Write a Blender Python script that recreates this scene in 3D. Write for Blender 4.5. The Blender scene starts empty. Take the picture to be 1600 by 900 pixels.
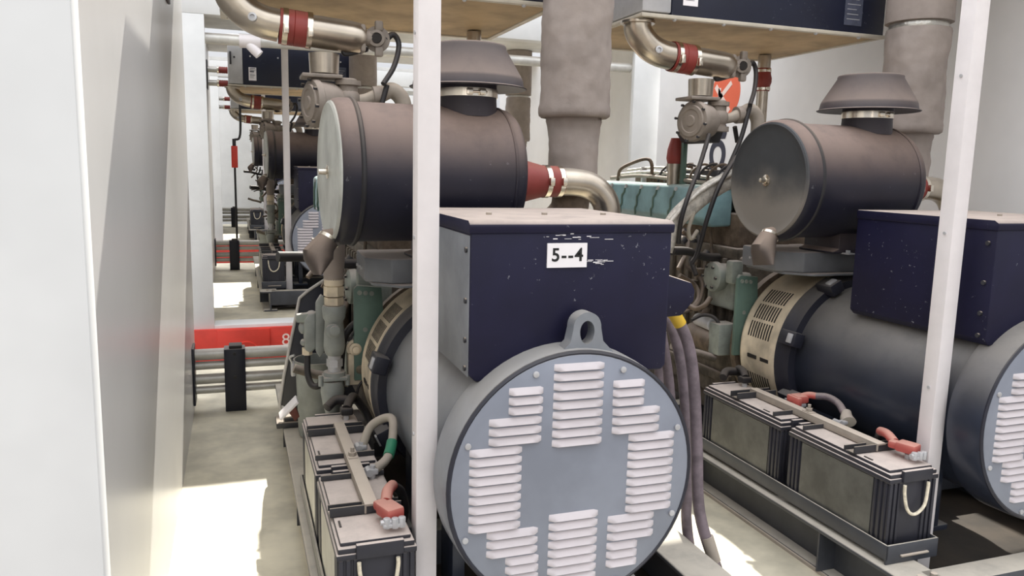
import bpy, bmesh, math, random
from mathutils import Vector, Matrix, noise
random.seed(7)
PI = math.pi
scene = bpy.context.scene
COL = scene.collection

# ------------------------------------------------------------------ camera
FPX, YAW, PITCH, ROLL, EYE = 1230.0, math.radians(19.4), math.radians(8.6), math.radians(1.3), 1.55
fwd = Vector((math.sin(YAW)*math.cos(PITCH), math.cos(YAW)*math.cos(PITCH), -math.sin(PITCH)))
r0 = Vector((math.cos(YAW), -math.sin(YAW), 0)); u0 = r0.cross(fwd)
rgt = math.cos(ROLL)*r0 + math.sin(ROLL)*u0
upv = -math.sin(ROLL)*r0 + math.cos(ROLL)*u0
EYEP = Vector((0, 0, EYE))
def ray(px, py): return fwd*FPX + rgt*(px-800) + upv*(450-py)
def L(px, py, y):                       # measured point of the first set, at distance y
    d = ray(px, py); return EYEP + d*(y/d.y)
def R(px, py, y):                       # the same measured on the second set (1.9 m to its side)
    p = L(px, py, y); p.x -= 1.9; return p
def LZ(px, py, z):
    d = ray(px, py); return EYEP + d*((z-EYE)/d.z)
def RZ(px, py, z):
    p = LZ(px, py, z); p.x -= 1.9; return p
def LX(px, py, x):
    d = ray(px, py); return EYEP + d*(x/d.x)

cd = bpy.data.cameras.new('camera'); cam = bpy.data.objects.new('camera', cd); COL.objects.link(cam)
cd.sensor_width = 36; cd.sensor_fit = 'HORIZONTAL'; cd.lens = FPX*36/1600
cd.clip_start = .02; cd.clip_end = 200
cam.matrix_world = Matrix(((rgt.x, upv.x, -fwd.x, 0), (rgt.y, upv.y, -fwd.y, 0), (rgt.z, upv.z, -fwd.z, EYE), (0, 0, 0, 1)))
scene.camera = cam
scene.view_settings.view_transform = 'Standard'; scene.view_settings.look = 'None'
scene.view_settings.gamma = 1; scene.view_settings.use_curve_mapping = False
scene.view_settings.exposure = 0.5

# ------------------------------------------------------------------ materials
def lin(c):
    return tuple((v/255/12.92 if v/255 <= .04045 else ((v/255+.055)/1.055)**2.4) for v in c) + (1,)
DUST = (196, 181, 170)
def mat(name, rgb, rough=.5, metal=0.0, dust=0.0, dustcol=DUST, lo=.15, hi=.9, var=.08, vscale=6, speck=0.0, speckcol=(200, 200, 205),
        bump=0.0, bscale=40, coat=0.0, spec=.5):
    m = bpy.data.materials.new(name); m.use_nodes = True
    nt = m.node_tree; N = nt.nodes; K = nt.links
    bs = N['Principled BSDF']
    bs.inputs['Roughness'].default_value = rough; bs.inputs['Metallic'].default_value = metal
    bs.inputs['Specular IOR Level'].default_value = spec; bs.inputs['Coat Weight'].default_value = coat
    tc = N.new('ShaderNodeTexCoord')
    def noise_(scale, detail=4, rough_=.6):
        n = N.new('ShaderNodeTexNoise'); n.inputs['Scale'].default_value = scale; n.inputs['Detail'].default_value = detail
        n.inputs['Roughness'].default_value = rough_; K.new(tc.outputs['Object'], n.inputs['Vector']); return n
    def mix(fac, a, b):
        x = N.new('ShaderNodeMix'); x.data_type = 'RGBA'
        if isinstance(fac, float): x.inputs[0].default_value = fac
        else: K.new(fac, x.inputs[0])
        for k, v in ((6, a), (7, b)):
            if isinstance(v, tuple): x.inputs[k].default_value = v
            else: K.new(v, x.inputs[k])
        return x.outputs[2]
    def rng(src, a, b, c=0, d=1):
        r = N.new('ShaderNodeMapRange'); r.interpolation_type = 'SMOOTHSTEP'; r.inputs[1].default_value = a; r.inputs[2].default_value = b
        r.inputs[3].default_value = c; r.inputs[4].default_value = d; K.new(src, r.inputs[0]); return r.outputs[0]
    base = lin(rgb); col = base
    if var:
        nz = noise_(vscale)
        dk = tuple(v*(1-var*2.2) for v in base[:3]) + (1,); lt = tuple(min(1, v*(1+var*2)) for v in base[:3]) + (1,)
        col = mix(rng(nz.outputs['Fac'], .3, .7), dk, lt)
    if speck:
        n1 = noise_(55, 3, .7); n2 = noise_(4, 2)
        a = rng(n1.outputs['Fac'], .66, .72); b = rng(n2.outputs['Fac'], .42, .62, 0, speck)
        mu = N.new('ShaderNodeMath'); mu.operation = 'MULTIPLY'; K.new(a, mu.inputs[0]); K.new(b, mu.inputs[1])
        col = mix(mu.outputs[0], col, lin(speckcol))
    if dust:
        ge = N.new('ShaderNodeNewGeometry'); sp = N.new('ShaderNodeSeparateXYZ'); K.new(ge.outputs['Normal'], sp.inputs[0])
        nz = noise_(9, 5, .65)
        f = rng(sp.outputs['Z'], lo, hi, 0, dust); g = rng(nz.outputs['Fac'], .2, .6, .72, 1)
        mu = N.new('ShaderNodeMath'); mu.operation = 'MULTIPLY'; K.new(f, mu.inputs[0]); K.new(g, mu.inputs[1])
        col = mix(mu.outputs[0], col, lin(dustcol))
        rr = N.new('ShaderNodeMapRange'); K.new(mu.outputs[0], rr.inputs[0]); rr.inputs[3].default_value = rough; rr.inputs[4].default_value = .9
        K.new(rr.outputs[0], bs.inputs['Roughness'])
        if metal:
            mm = N.new('ShaderNodeMapRange'); K.new(mu.outputs[0], mm.inputs[0]); mm.inputs[3].default_value = metal; mm.inputs[4].default_value = 0
            K.new(mm.outputs[0], bs.inputs['Metallic'])
    if isinstance(col, tuple): bs.inputs['Base Color'].default_value = col
    else: K.new(col, bs.inputs['Base Color'])
    if bump:
        nb = noise_(bscale, 4); bp = N.new('ShaderNodeBump'); bp.inputs['Strength'].default_value = bump; bp.inputs['Distance'].default_value = .01
        K.new(nb.outputs['Fac'], bp.inputs['Height']); K.new(bp.outputs[0], bs.inputs['Normal'])
    return m

M = dict(
    navy=mat('navy_box_paint', (25, 24, 50), .5, dust=.9, lo=.45, hi=.95, spec=.3, speck=.55, var=.06),
    navyfar=mat('navy_cooler_paint', (20, 26, 48), .4, dust=.3, lo=.5, var=.05, speck=.2),
    canister=mat('canister_paint', (26, 26, 40), .48, dust=.8, dustcol=(150, 130, 119), lo=-.15, hi=.9, var=.06, speck=.15, spec=.4),
    lidpale=mat('pale_lid_paint', (182, 184, 177), .42, dust=.5, dustcol=(150, 138, 126), lo=.1, hi=.9, var=.10, vscale=5),  # even base colour, paler than the other lid
    altlit=mat('corridor_lit_alternator_paint', (132, 136, 142), .34, dust=.6, dustcol=(172, 166, 158), lo=.05, var=.06),  # lighter base carries light off the corridor; dust lies on top
    boxlit=mat('corridor_lit_box_side', (128, 131, 136), .4, dust=.3, var=.08),  # pale grey stands in for bright corridor reflection on the box side
    battlit=mat('corridor_lit_battery_side', (176, 174, 164), .5, var=.08),  # pale tone stands in for light from the sunlit corridor
    cap=mat('rain_cap_paint', (40, 38, 48), .5, dust=.85, dustcol=(150, 134, 124), lo=.08, hi=.6, var=.06),
    lid=mat('canister_lid_paint', (70, 72, 74), .4, dust=.7, dustcol=(150, 135, 122), lo=-.1, hi=.9, var=.16, vscale=3),
    rubber=mat('black_rubber', (34, 33, 36), .6, dust=.55, dustcol=(130, 116, 104), lo=.1),
    rubberbrown=mat('brown_rubber', (82, 72, 66), .6, dust=.6, dustcol=(176, 156, 140), lo=-.1),
    alt=mat('alternator_paint', (46, 51, 64), .3, dust=.75, dustcol=(164, 158, 150), lo=.05, hi=.95, var=.05),
    ring=mat('dark_ring_paint', (36, 37, 48), .45, dust=.6, dustcol=(130, 124, 118), lo=.3),
    cover=mat('silver_cover', (138, 143, 155), .45, metal=.2, dust=.5, lo=.3, var=.05, vscale=4),
    louvre=mat('dusty_louvre', (202, 195, 198), .6, dust=.6, dustcol=(212, 204, 205), lo=.1, var=.04),
    collar=mat('cream_cast_collar', (208, 194, 170), .7, dust=.45, dustcol=(200, 182, 156), lo=.0, var=.16, vscale=5),
    slot=mat('dark_slot', (38, 33, 30), .8, var=.1),
    brown=mat('dusty_brown_iron', (104, 90, 76), .8, dust=.6, lo=.1, var=.18, vscale=12, bump=.3),
    engine=mat('dusty_engine_iron', (92, 84, 74), .75, dust=.7, lo=.0, var=.2, vscale=14, bump=.3),
    enginelt=mat('grey_green_casting', (142, 148, 140), .55, dust=.6, lo=.2, var=.1, vscale=10),
    teal=mat('teal_engine_paint', (130, 164, 170), .5, dust=.6, dustcol=(176, 186, 176), lo=.2, var=.1),
    green=mat('green_plate_paint', (92, 116, 106), .5, dust=.5, lo=.2, var=.08),
    steel=mat('brushed_steel', (186, 176, 162), .28, metal=.95, dust=.55, dustcol=(140, 130, 120), lo=.55, hi=1.0, var=.06),
    bright=mat('bright_clamp_steel', (222, 214, 200), .22, metal=1.0, var=.03),
    galv=mat('galvanised_pipe', (206, 204, 198), .38, metal=.4, dust=.5, lo=.4, var=.06),
    red=mat('red_silicone', (140, 56, 50), .5, dust=.4, dustcol=(170, 120, 105), lo=.4, var=.08),
    boot=mat('red_boot', (186, 86, 78), .6, dust=.8, dustcol=(206, 160, 144), lo=-.1, var=.08),
    redpaint=mat('red_sill_paint', (204, 58, 44), .5, var=.08, vscale=3),
    wrap=mat('exhaust_wrap', (152, 141, 134), .75, dust=.3, lo=.3, var=.07, vscale=5, bump=.25, bscale=14),
    foil=mat('foil_tape', (196, 194, 188), .3, metal=.8, bump=.5, bscale=30),
    batt=mat('battery_case', (44, 44, 52), .5, dust=.95, dustcol=(214, 200, 190), lo=.2, hi=.8, var=.08),
    battside=mat('battery_dusty_side', (84, 84, 80), .4, dust=.8, lo=.2, hi=.8, var=.16, vscale=7),
    rope=mat('rope', (224, 214, 192), .9, var=.1, vscale=60),
    dustbar=mat('dusty_bar', (160, 150, 138), .8, dustcol=(208, 194, 178), dust=.9, lo=.1, var=.06),
    darkmetal=mat('dark_steel', (52, 52, 56), .5, dust=.8, dustcol=(176, 162, 146), lo=.3, var=.08),
    skid=mat('skid_paint', (62, 64, 70), .5, dust=.9, dustcol=(198, 190, 176), lo=.25, hi=.85, var=.08),
    black=mat('black_cable', (36, 34, 36), .5, dust=.45, dustcol=(120, 110, 102), lo=.1, var=.1),
    cable=mat('grey_power_cable', (116, 104, 110), .6, dust=.4, lo=.1, var=.12, vscale=20),
    sleeve=mat('braided_sleeve', (200, 194, 184), .5, metal=.3, var=.12, vscale=30, bump=.5, bscale=90),
    beigecable=mat('beige_cable', (160, 152, 138), .7, dust=.5, lo=.1, var=.1),
    yellow=mat('yellow_tape', (226, 186, 60), .5, var=.05),
    greentape=mat('green_tape', (50, 128, 96), .5, var=.05),
    beam=mat('grey_beam_paint', (112, 114, 118), .5, dust=.7, lo=.3, var=.06),
    greyfit=mat('grey_valve_paint', (138, 142, 138), .5, dust=.6, lo=.2, var=.1),
    taupe=mat('taupe_casting', (138, 128, 118), .6, dust=.6, lo=.1, var=.1),
    pan=mat('dark_brown_pan', (58, 50, 42), .5, var=.2, vscale=5),
    post=mat('white_post_paint', (232, 226, 226), .45, var=.02),
    wall=mat('white_wall_paint', (196, 194, 192), .33, var=.02, vscale=1.2),
    frame=mat('white_frame_paint', (228, 229, 228), .45, var=.03, vscale=2),
    rwall=mat('pale_wall_paint', (244, 243, 243), .5, var=.03, vscale=1),
    floor=mat('cream_floor_paint', (208, 200, 178), .55, var=.12, vscale=2.5, bump=.05),
    roof=mat('roof_paint', (220, 220, 218), .6, var=.03),
    under=mat('cooler_underside', (176, 152, 116), .7, var=.12, vscale=3),
    rim=mat('cooler_rim', (196, 188, 172), .5, var=.06),
    tank=mat('cooler_tank_alloy', (190, 190, 192), .4, metal=.3, dust=.2, var=.05),
    paper=mat('white_paper', (246, 242, 244), .7, var=0),
    ink=mat('black_ink', (18, 18, 20), .6, var=0),
    greylabel=mat('grey_label', (70, 74, 90), .5, var=.1, vscale=30),
    wallink=mat('charcoal_wall_letters', (58, 60, 74), .5, var=0),
    orange=mat('orange_wall_mark', (238, 112, 80), .5, var=0),
    whitemark=mat('white_mark', (250, 225, 215), .5, var=0),
    ground=mat('dusty_ground', (104, 98, 90), .9, var=.1, vscale=.6),
    plate=mat('dark_navy_plate', (30, 32, 46), .4, dust=.4, lo=.3, var=.05),
    plateedge=mat('pale_plate_edge', (196, 192, 188), .5, var=.05),
    maroon=mat('maroon_end', (110, 62, 54), .7, var=.1),
)

def half_dust():
    m = mat('half_dusty_lid', (50, 52, 55), .45, var=.10, vscale=4); nt = m.node_tree; N = nt.nodes; K = nt.links; bs = N['Principled BSDF']
    tc = N.new('ShaderNodeTexCoord'); sp = N.new('ShaderNodeSeparateXYZ'); K.new(tc.outputs['Object'], sp.inputs[0])
    nz = N.new('ShaderNodeTexNoise'); nz.inputs['Scale'].default_value = 5; nz.inputs['Detail'].default_value = 5; K.new(tc.outputs['Object'], nz.inputs['Vector'])
    ad = N.new('ShaderNodeMath'); ad.operation = 'MULTIPLY_ADD'; K.new(nz.outputs['Fac'], ad.inputs[0]); ad.inputs[1].default_value = .25; K.new(sp.outputs['Z'], ad.inputs[2])
    mr = N.new('ShaderNodeMapRange'); mr.interpolation_type = 'SMOOTHSTEP'; K.new(ad.outputs[0], mr.inputs[0])
    mr.inputs[1].default_value = .46; mr.inputs[2].default_value = .26; mr.inputs[3].default_value = 0; mr.inputs[4].default_value = .62
    mx = N.new('ShaderNodeMix'); mx.data_type = 'RGBA'; K.new(mr.outputs[0], mx.inputs[0])
    K.new(bs.inputs['Base Color'].links[0].from_socket, mx.inputs[6]); mx.inputs[7].default_value = lin((150, 142, 132)); K.new(mx.outputs[2], bs.inputs['Base Color'])
    return m
M['lidhalf'] = half_dust()

# ------------------------------------------------------------------ mesh builder
class B:
    def __init__(s): s.bm = bmesh.new()
    def _add(s, verts, faces):
        vs = [s.bm.verts.new(v) for v in verts]; out = []
        for f in faces:
            try: out.append(s.bm.faces.new([vs[i] for i in f]))
            except ValueError: pass
        bmesh.ops.recalc_face_normals(s.bm, faces=out)
        return vs, out
    def _bev(s, fs, w, seg, ang=.5):
        es = {e for f in fs for e in f.edges if len(e.link_faces) == 2 and e.calc_face_angle(0) > ang}
        if w: bmesh.ops.bevel(s.bm, geom=list(es), offset=w, segments=seg, affect='EDGES', profile=.5, clamp_overlap=True)
    def box(s, x0, x1, y0, y1, z0, z1, bev=0, seg=2, T=None):
        v = [(x, y, z) for x in (x0, x1) for y in (y0, y1) for z in (z0, z1)]
        if T is not None: v = [T @ Vector(p) for p in v]
        vs, fs = s._add(v, [(0, 1, 3, 2), (4, 6, 7, 5), (0, 4, 5, 1), (2, 3, 7, 6), (0, 2, 6, 4), (1, 5, 7, 3)])
        s._bev(fs, bev, seg); return s
    def prism(s, pts, axis, a0, a1, bev=0, seg=2, T=None):     # pts in the other two axes, in xyz order
        n = len(pts)
        def mk(p, a):
            v = {'x': (a, p[0], p[1]), 'y': (p[0], a, p[1]), 'z': (p[0], p[1], a)}[axis]
            return T @ Vector(v) if T is not None else v
        v = [mk(p, a0) for p in pts] + [mk(p, a1) for p in pts]
        f = [tuple(range(n)), tuple(range(2*n-1, n-1, -1))] + [(i, (i+1) % n, n+(i+1) % n, n+i) for i in range(n)]
        vs, fs = s._add(v, f); s._bev(fs, bev, seg); return s
    def lathe(s, org, ax, prof, n=40, closed=False, jit=None):        # prof: (t along axis, r)
        ax = Vector(ax).normalized(); a = ax.orthogonal().normalized(); b = ax.cross(a); org = Vector(org)
        v = []; rings = []
        for t, r in prof:
            if r < 1e-6: rings.append([len(v)]); v.append(org+ax*t)
            else:
                rings.append(list(range(len(v), len(v)+n)))
                for i in range(n):
                    th = 2*PI*i/n; d = a*math.cos(th)+b*math.sin(th)
                    p = org+ax*t+d*r
                    if jit: p = p + d*jit(p)
                    v.append(p)
        f = []
        prs = list(zip(rings, rings[1:])) + ([(rings[-1], rings[0])] if closed else [])
        for A, C in prs:
            for i in range(n):
                j = (i+1) % n
                if len(A) == 1 and len(C) == 1: continue
                if len(A) == 1: f.append((A[0], C[j], C[i]))
                elif len(C) == 1: f.append((A[i], A[j], C[0]))
                else: f.append((A[i], A[j], C[j], C[i]))
        if not closed:
            for A in (rings[0], rings[-1]):
                if len(A) > 1: f.append(tuple(A))
        s._add(v, f); return s
    def cyl(s, p0, p1, r, r1=None, n=24, bev=0):
        p0, p1 = Vector(p0), Vector(p1); h = (p1-p0).length; r1 = r if r1 is None else r1
        if bev: prof = [(0, r-bev), (bev*.3, r-bev*.3), (bev, r), (h-bev, r1), (h-bev*.3, r1-bev*.3), (h, r1-bev)]
        else: prof = [(0, r), (h, r1)]
        return s.lathe(p0, p1-p0, prof, n)
    def tube(s, pts, r, n=12, sub=6, flat=None):         # smooth pipe through points; flat: (axis vector, factor)
        P = [Vector(p) for p in pts]; rr = list(r) if isinstance(r, (list, tuple)) else [r]*len(P)
        if len(P) > 2 and sub > 1:
            Q, q = [], []
            for i in range(len(P)-1):
                p0 = P[i-1] if i else P[0]*2-P[1]; p3 = P[i+2] if i+2 < len(P) else P[-1]*2-P[-2]
                p1, p2 = P[i], P[i+1]
                for k in range(sub):
                    t = k/sub
                    Q.append(.5*((2*p1)+(p2-p0)*t+(2*p0-5*p1+4*p2-p3)*t*t+(3*p1-p0-3*p2+p3)*t**3)); q.append(rr[i]*(1-t)+rr[i+1]*t)
            Q.append(P[-1]); q.append(rr[-1]); P, rr = Q, q
        v, f = [], []; nrm = None
        for i, p in enumerate(P):
            t = (P[min(i+1, len(P)-1)]-P[max(i-1, 0)]).normalized()
            nrm = t.orthogonal().normalized() if nrm is None else (nrm-t*nrm.dot(t)).normalized()
            bn = t.cross(nrm)
            for k in range(n):
                a = 2*PI*k/n; d = (nrm*math.cos(a)+bn*math.sin(a))*rr[i]
                if flat is not None:
                    fa, ff = flat; fa = Vector(fa).normalized(); d = d-fa*d.dot(fa)*(1-ff)
                v.append(p+d)
        for i in range(len(P)-1):
            for k in range(n):
                j = (k+1) % n; f.append((i*n+k, i*n+j, (i+1)*n+j, (i+1)*n+k))
        f += [tuple(range(n)), tuple(range(len(v)-n, len(v)))]
        s._add(v, f); return s
    def ball(s, c, r, sx=1, sy=1, sz=1, n=16):
        c = Vector(c); k = n//2
        s0 = len(s.bm.verts)
        prof = [(-r*math.cos(PI*i/k), r*math.sin(PI*i/k)) for i in range(k+1)]
        b = B(); b.lathe((0, 0, 0), (0, 0, 1), prof, n)
        vs = [Vector((v.co.x*sx, v.co.y*sy, v.co.z*sz))+c for v in b.bm.verts]; b.bm.verts.index_update()
        fs = [tuple(v.index for v in f.verts) for f in b.bm.faces]; b.bm.free()
        s._add(vs, fs); return s
    def hexnut(s, p0, p1, r): return s.lathe(p0, Vector(p1)-Vector(p0), [(0, r), ((Vector(p1)-Vector(p0)).length, r)], 6)

def link(name, me, parent=None, loc=(0, 0, 0)):
    o = bpy.data.objects.new(name, me); COL.objects.link(o)
    if parent is not None: o.parent = parent
    o.location = loc
    return o
def root_loc(o):
    v = Vector((0, 0, 0))
    while o is not None: v += o.location; o = o.parent
    return v
def finish(bm, name, m, sharp=40):
    me = bpy.data.meshes.new(name); bm.to_mesh(me); bm.free()
    me.materials.append(m)
    for p in me.polygons: p.use_smooth = True
    me.set_sharp_from_angle(angle=math.radians(sharp))
    return me
def part(name, b, m, parent, label=None, sharp=40, kind=None):
    off = root_loc(parent)
    for v in b.bm.verts: v.co -= off
    o = link(name, finish(b.bm, name, m, sharp), parent)
    if label: o['label'] = label
    if kind: o['kind'] = kind
    return o
def thing(name, label, cat, loc, group=None):
    o = bpy.data.objects.new(name, None); COL.objects.link(o); o.location = loc; o.empty_display_size = .1
    o['label'] = label; o['category'] = cat
    if group: o['group'] = group
    return o
def solo(name, b, m, label, cat, group=None, sharp=40):       # a thing of one mesh
    lo = [min(v.co[i] for v in b.bm.verts) for i in range(3)]; hi = [max(v.co[i] for v in b.bm.verts) for i in range(3)]
    off = Vector(((lo[0]+hi[0])/2, (lo[1]+hi[1])/2, lo[2]))
    for v in b.bm.verts: v.co -= off
    o = link(name, finish(b.bm, name, m, sharp), None, off)
    o['label'] = label; o['category'] = cat
    if group: o['group'] = group
    return o
def struct(name, b, m, sharp=40):
    o = link(name, finish(b.bm, name, m, sharp)); o['kind'] = 'structure'; return o
def tree_copy(o, parent=None):
    c = o.copy(); COL.objects.link(c)
    if parent is not None:
        c.parent = parent; c.matrix_parent_inverse = o.matrix_parent_inverse.copy()
    for ch in list(o.children): tree_copy(ch, c)
    return c
def dup(o, off, label, group=None):
    c = tree_copy(o); c.location = o.location+Vector(off); c['label'] = label
    if group: c['group'] = group
    return c
def lettering(name, txt, size, m, parent, o, ax, ay, label=None, depth=.0006, bold=0.0, sp_=1.0):
    cu = bpy.data.curves.new(name, 'FONT'); cu.body = txt; cu.size = size; cu.align_x = 'CENTER'; cu.align_y = 'CENTER'; cu.extrude = depth; cu.offset = bold; cu.space_character = sp_
    t = bpy.data.objects.new(name, cu); COL.objects.link(t)
    dg = bpy.context.evaluated_depsgraph_get(); me = bpy.data.meshes.new_from_object(t.evaluated_get(dg)); bpy.data.objects.remove(t)
    me.materials.clear(); me.materials.append(m)
    ax, ay = Vector(ax), Vector(ay); az = ax.cross(ay); o = Vector(o)-(root_loc(parent) if parent else Vector((0, 0, 0)))
    me.transform(Matrix(((ax.x, ay.x, az.x, o.x), (ax.y, ay.y, az.y, o.y), (ax.z, ay.z, az.z, o.z), (0, 0, 0, 1))))
    ob = link(name, me, parent)
    if label: ob['label'] = label
    return ob

# ================================================================== SETTING
X0, X1 = -.28, 3.95
PIT, RISE = 6.1, .115
def container(k):
    dy, dz = PIT*k, RISE*k; yf = 1.0 if k else 1.23
    # front frame
    b = B()
    b.box(-.40, -.20, yf+dy, yf+.06+dy, -.02+dz, 2.62+dz, .006)
    struct('trim_%d' % (k*5+1), b, M['frame'])
    b = B(); b.box(3.72, 4.05, yf+dy, yf+.06+dy, -.02+dz, 2.62+dz, .006)
    struct('trim_%d' % (k*5+2), b, M['frame'])
    b = B(); b.box(-.40, 4.05, yf+dy, yf+.14+dy, 2.62+dz, 2.86+dz, .006)
    struct('trim_%d' % (k*5+3), b, M['frame'])
    b = B(); b.box(-.40, 4.05, .96+dy, 1.0+dy, -.42+dz, (.02 if k else -.021)+dz, .004)
    if k:
        b.box(-.18, .25, .945+dy, .96+dy, -.40+dz, .012+dz, .004)
        b.lathe((.05, .945+dy, -.20+dz), (0, -1, 0), [(0, .11), (.02, .105), (.02, .0)], 32)
    s = struct('trim_%d' % (k*5+4), b, M['redpaint'])
    b = B(); b.box(-.20, 3.72, yf+dy, yf+.25+dy, dz, dz+(.045 if k else .004)); struct('trim_%d' % (k*5+5), b, M['frame'])
    if k == 1: lettering('lettering', '8', .15, M['whitemark'], s, (.385, .957+dy, -.10+dz), (1, 0, 0), (0, 0, 1))
    b = B(); b.box(-.40, 4.05, 1.0+dy, (6.25 if k == 0 else 5.9)+dy, -.02+dz, dz)
    struct('floor' if k == 0 else 'floor_%d' % (k+1), b, M['floor'])
    b = B(); b.box(-.40, X0, yf+.06+dy, 5.45+dy, dz, 2.85+dz)
    struct('wall_left' if k == 0 else 'wall_left_%d' % (k+1), b, M['wall'])
    b = B(); b.box(X1, 4.05, 1.06+dy, (7.0 if k == 0 else 5.9)+dy, dz, 2.85+dz)
    struct('wall_right' if k == 0 else 'wall_right_%d' % (k+1), b, M['rwall'])
    b = B(); b.box(-.40, 4.05, 4.25+dy, 5.2+dy, 2.86+dz, 2.91+dz)  # roof left open ahead of this panel to let skylight in
    if k: b.box(-.40, 4.05, yf+dy, 3.3+dy, 2.86+dz, 2.91+dz)  # front panel sized to stop sun slipping in under the beam
    else: b.box(3.35, 4.05, 1.37, 4.25, 2.86, 2.91)  # strip added out of view to dim the near side wall
    struct('shade_ceiling' if k == 0 else 'shade_ceiling_%d' % (k+1), b, M['roof'])
for k in range(3): container(k)
b = B(); b.box(-.6, 4.4, 18.75, 18.85, -.5, 3.2); struct('wall_back', b, M['frame'])
b = B(); b.box(-30, 30, -30, 45, -.6, -.5); struct('ground', b, M['ground'])

# marks on the pale side wall
def on_wall(px, py): return LX(px, py, X1)
c = on_wall(1117, 222); up_ = abs(on_wall(1133, 222).y-on_wall(1108, 222).y)
t = thing('wall_lettering', 'charcoal block letters running down the pale side wall behind the engine', 'lettering', on_wall(1117, 250))
t.location.x = X1
lettering('letters', 'SCZ', up_*1.25, M['wallink'], t, (X1-.002, on_wall(1121, 222).y, on_wall(1117, 243).z), (0, 0, -1), (0, -1, 0), depth=.001, bold=up_*.06)
c = on_wall(1134, 146); ry = abs(on_wall(1156, 146).y-on_wall(1112, 146).y)/2; rz = ry*1.0
t = thing('wall_emblem', 'orange and white round emblem above the charcoal wall letters', 'emblem', (X1, c.y, c.z-rz))
b = B(); b.lathe((X1, c.y, c.z), (-1, 0, 0), [(0, rz), (.002, rz), (.002, 0)], 48); part('disc', b, M['orange'], t)
T = Matrix.Translation((X1-.003, c.y, c.z))
b = B()
for ang, off, w, ln in ((.8, -.28, .22, 1.5), (-.62, .1, .2, 1.1), (PI/2, -.42, .18, .5)):
    b.box(-.001, .001, -ln*rz/2, ln*rz/2, -w*rz/2, w*rz/2, T=T @ Matrix.Rotation(ang, 4, 'X') @ Matrix.Translation((0, 0, off*rz)))
part('stripes', b, M['whitemark'], t)

# ================================================================== ONE GENERATOR SET (built where the first one stands)
XC, ZC = .879, .69
# ---------------------------------------------------------------- skid
def skid(label):
    t = thing('skid_frame', label, 'skid frame', (.88, 3.4, 0))
    for sx, w in ((1, 'a'), (-1, 'b')):
        b = B()
        X = lambda x: .88+(x-.88)*sx
        def bb(x0, x1, *a, **k):
            x0, x1 = sorted((X(x0), X(x1))); b.box(x0, x1, *a, **k)
        bb(.198, .36, 1.84, 4.95, .18, .2, bev=.008, seg=3); bb(.292, .304, 1.84, 4.95, .014, .184); bb(.235, .36, 1.84, 4.95, .0, .016, bev=.003)
        part('side_beam', b, M['skid'], t)
        for y in (2.32, 3.3, 4.3):
            b = B(); bb(.21, .293, y, y+.008, .016, .183); part('stiffener', b, M['skid'], t)
        b = B(); bb(.225, .235, 1.84, 4.95, 0, .012); part('floor_angle', b, M['dustbar'], t)
    for y in (1.84, 2.72, 3.9, 4.85):
        b = B(); b.box(.304, 1.456, y, y+.1, .06, .2, .005); part('cross_beam', b, M['skid'], t)
    b = B(); b.box(.304, 1.456, 1.94, 4.85, .016, .024); part('drip_pan', b, M['pan'], t, 'dark brown pan inside the skid')  # thin dark brown sheet over the floor between the beams
    b = B()
    for x in (.27, .33): b.cyl((x, 1.9, .2), (x, 1.9, .21), .012, n=6)
    part('bolt', b, M['dustbar'], t)
    return t
skid1 = skid('dark steel skid beams under the set tagged 5--4')

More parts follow.
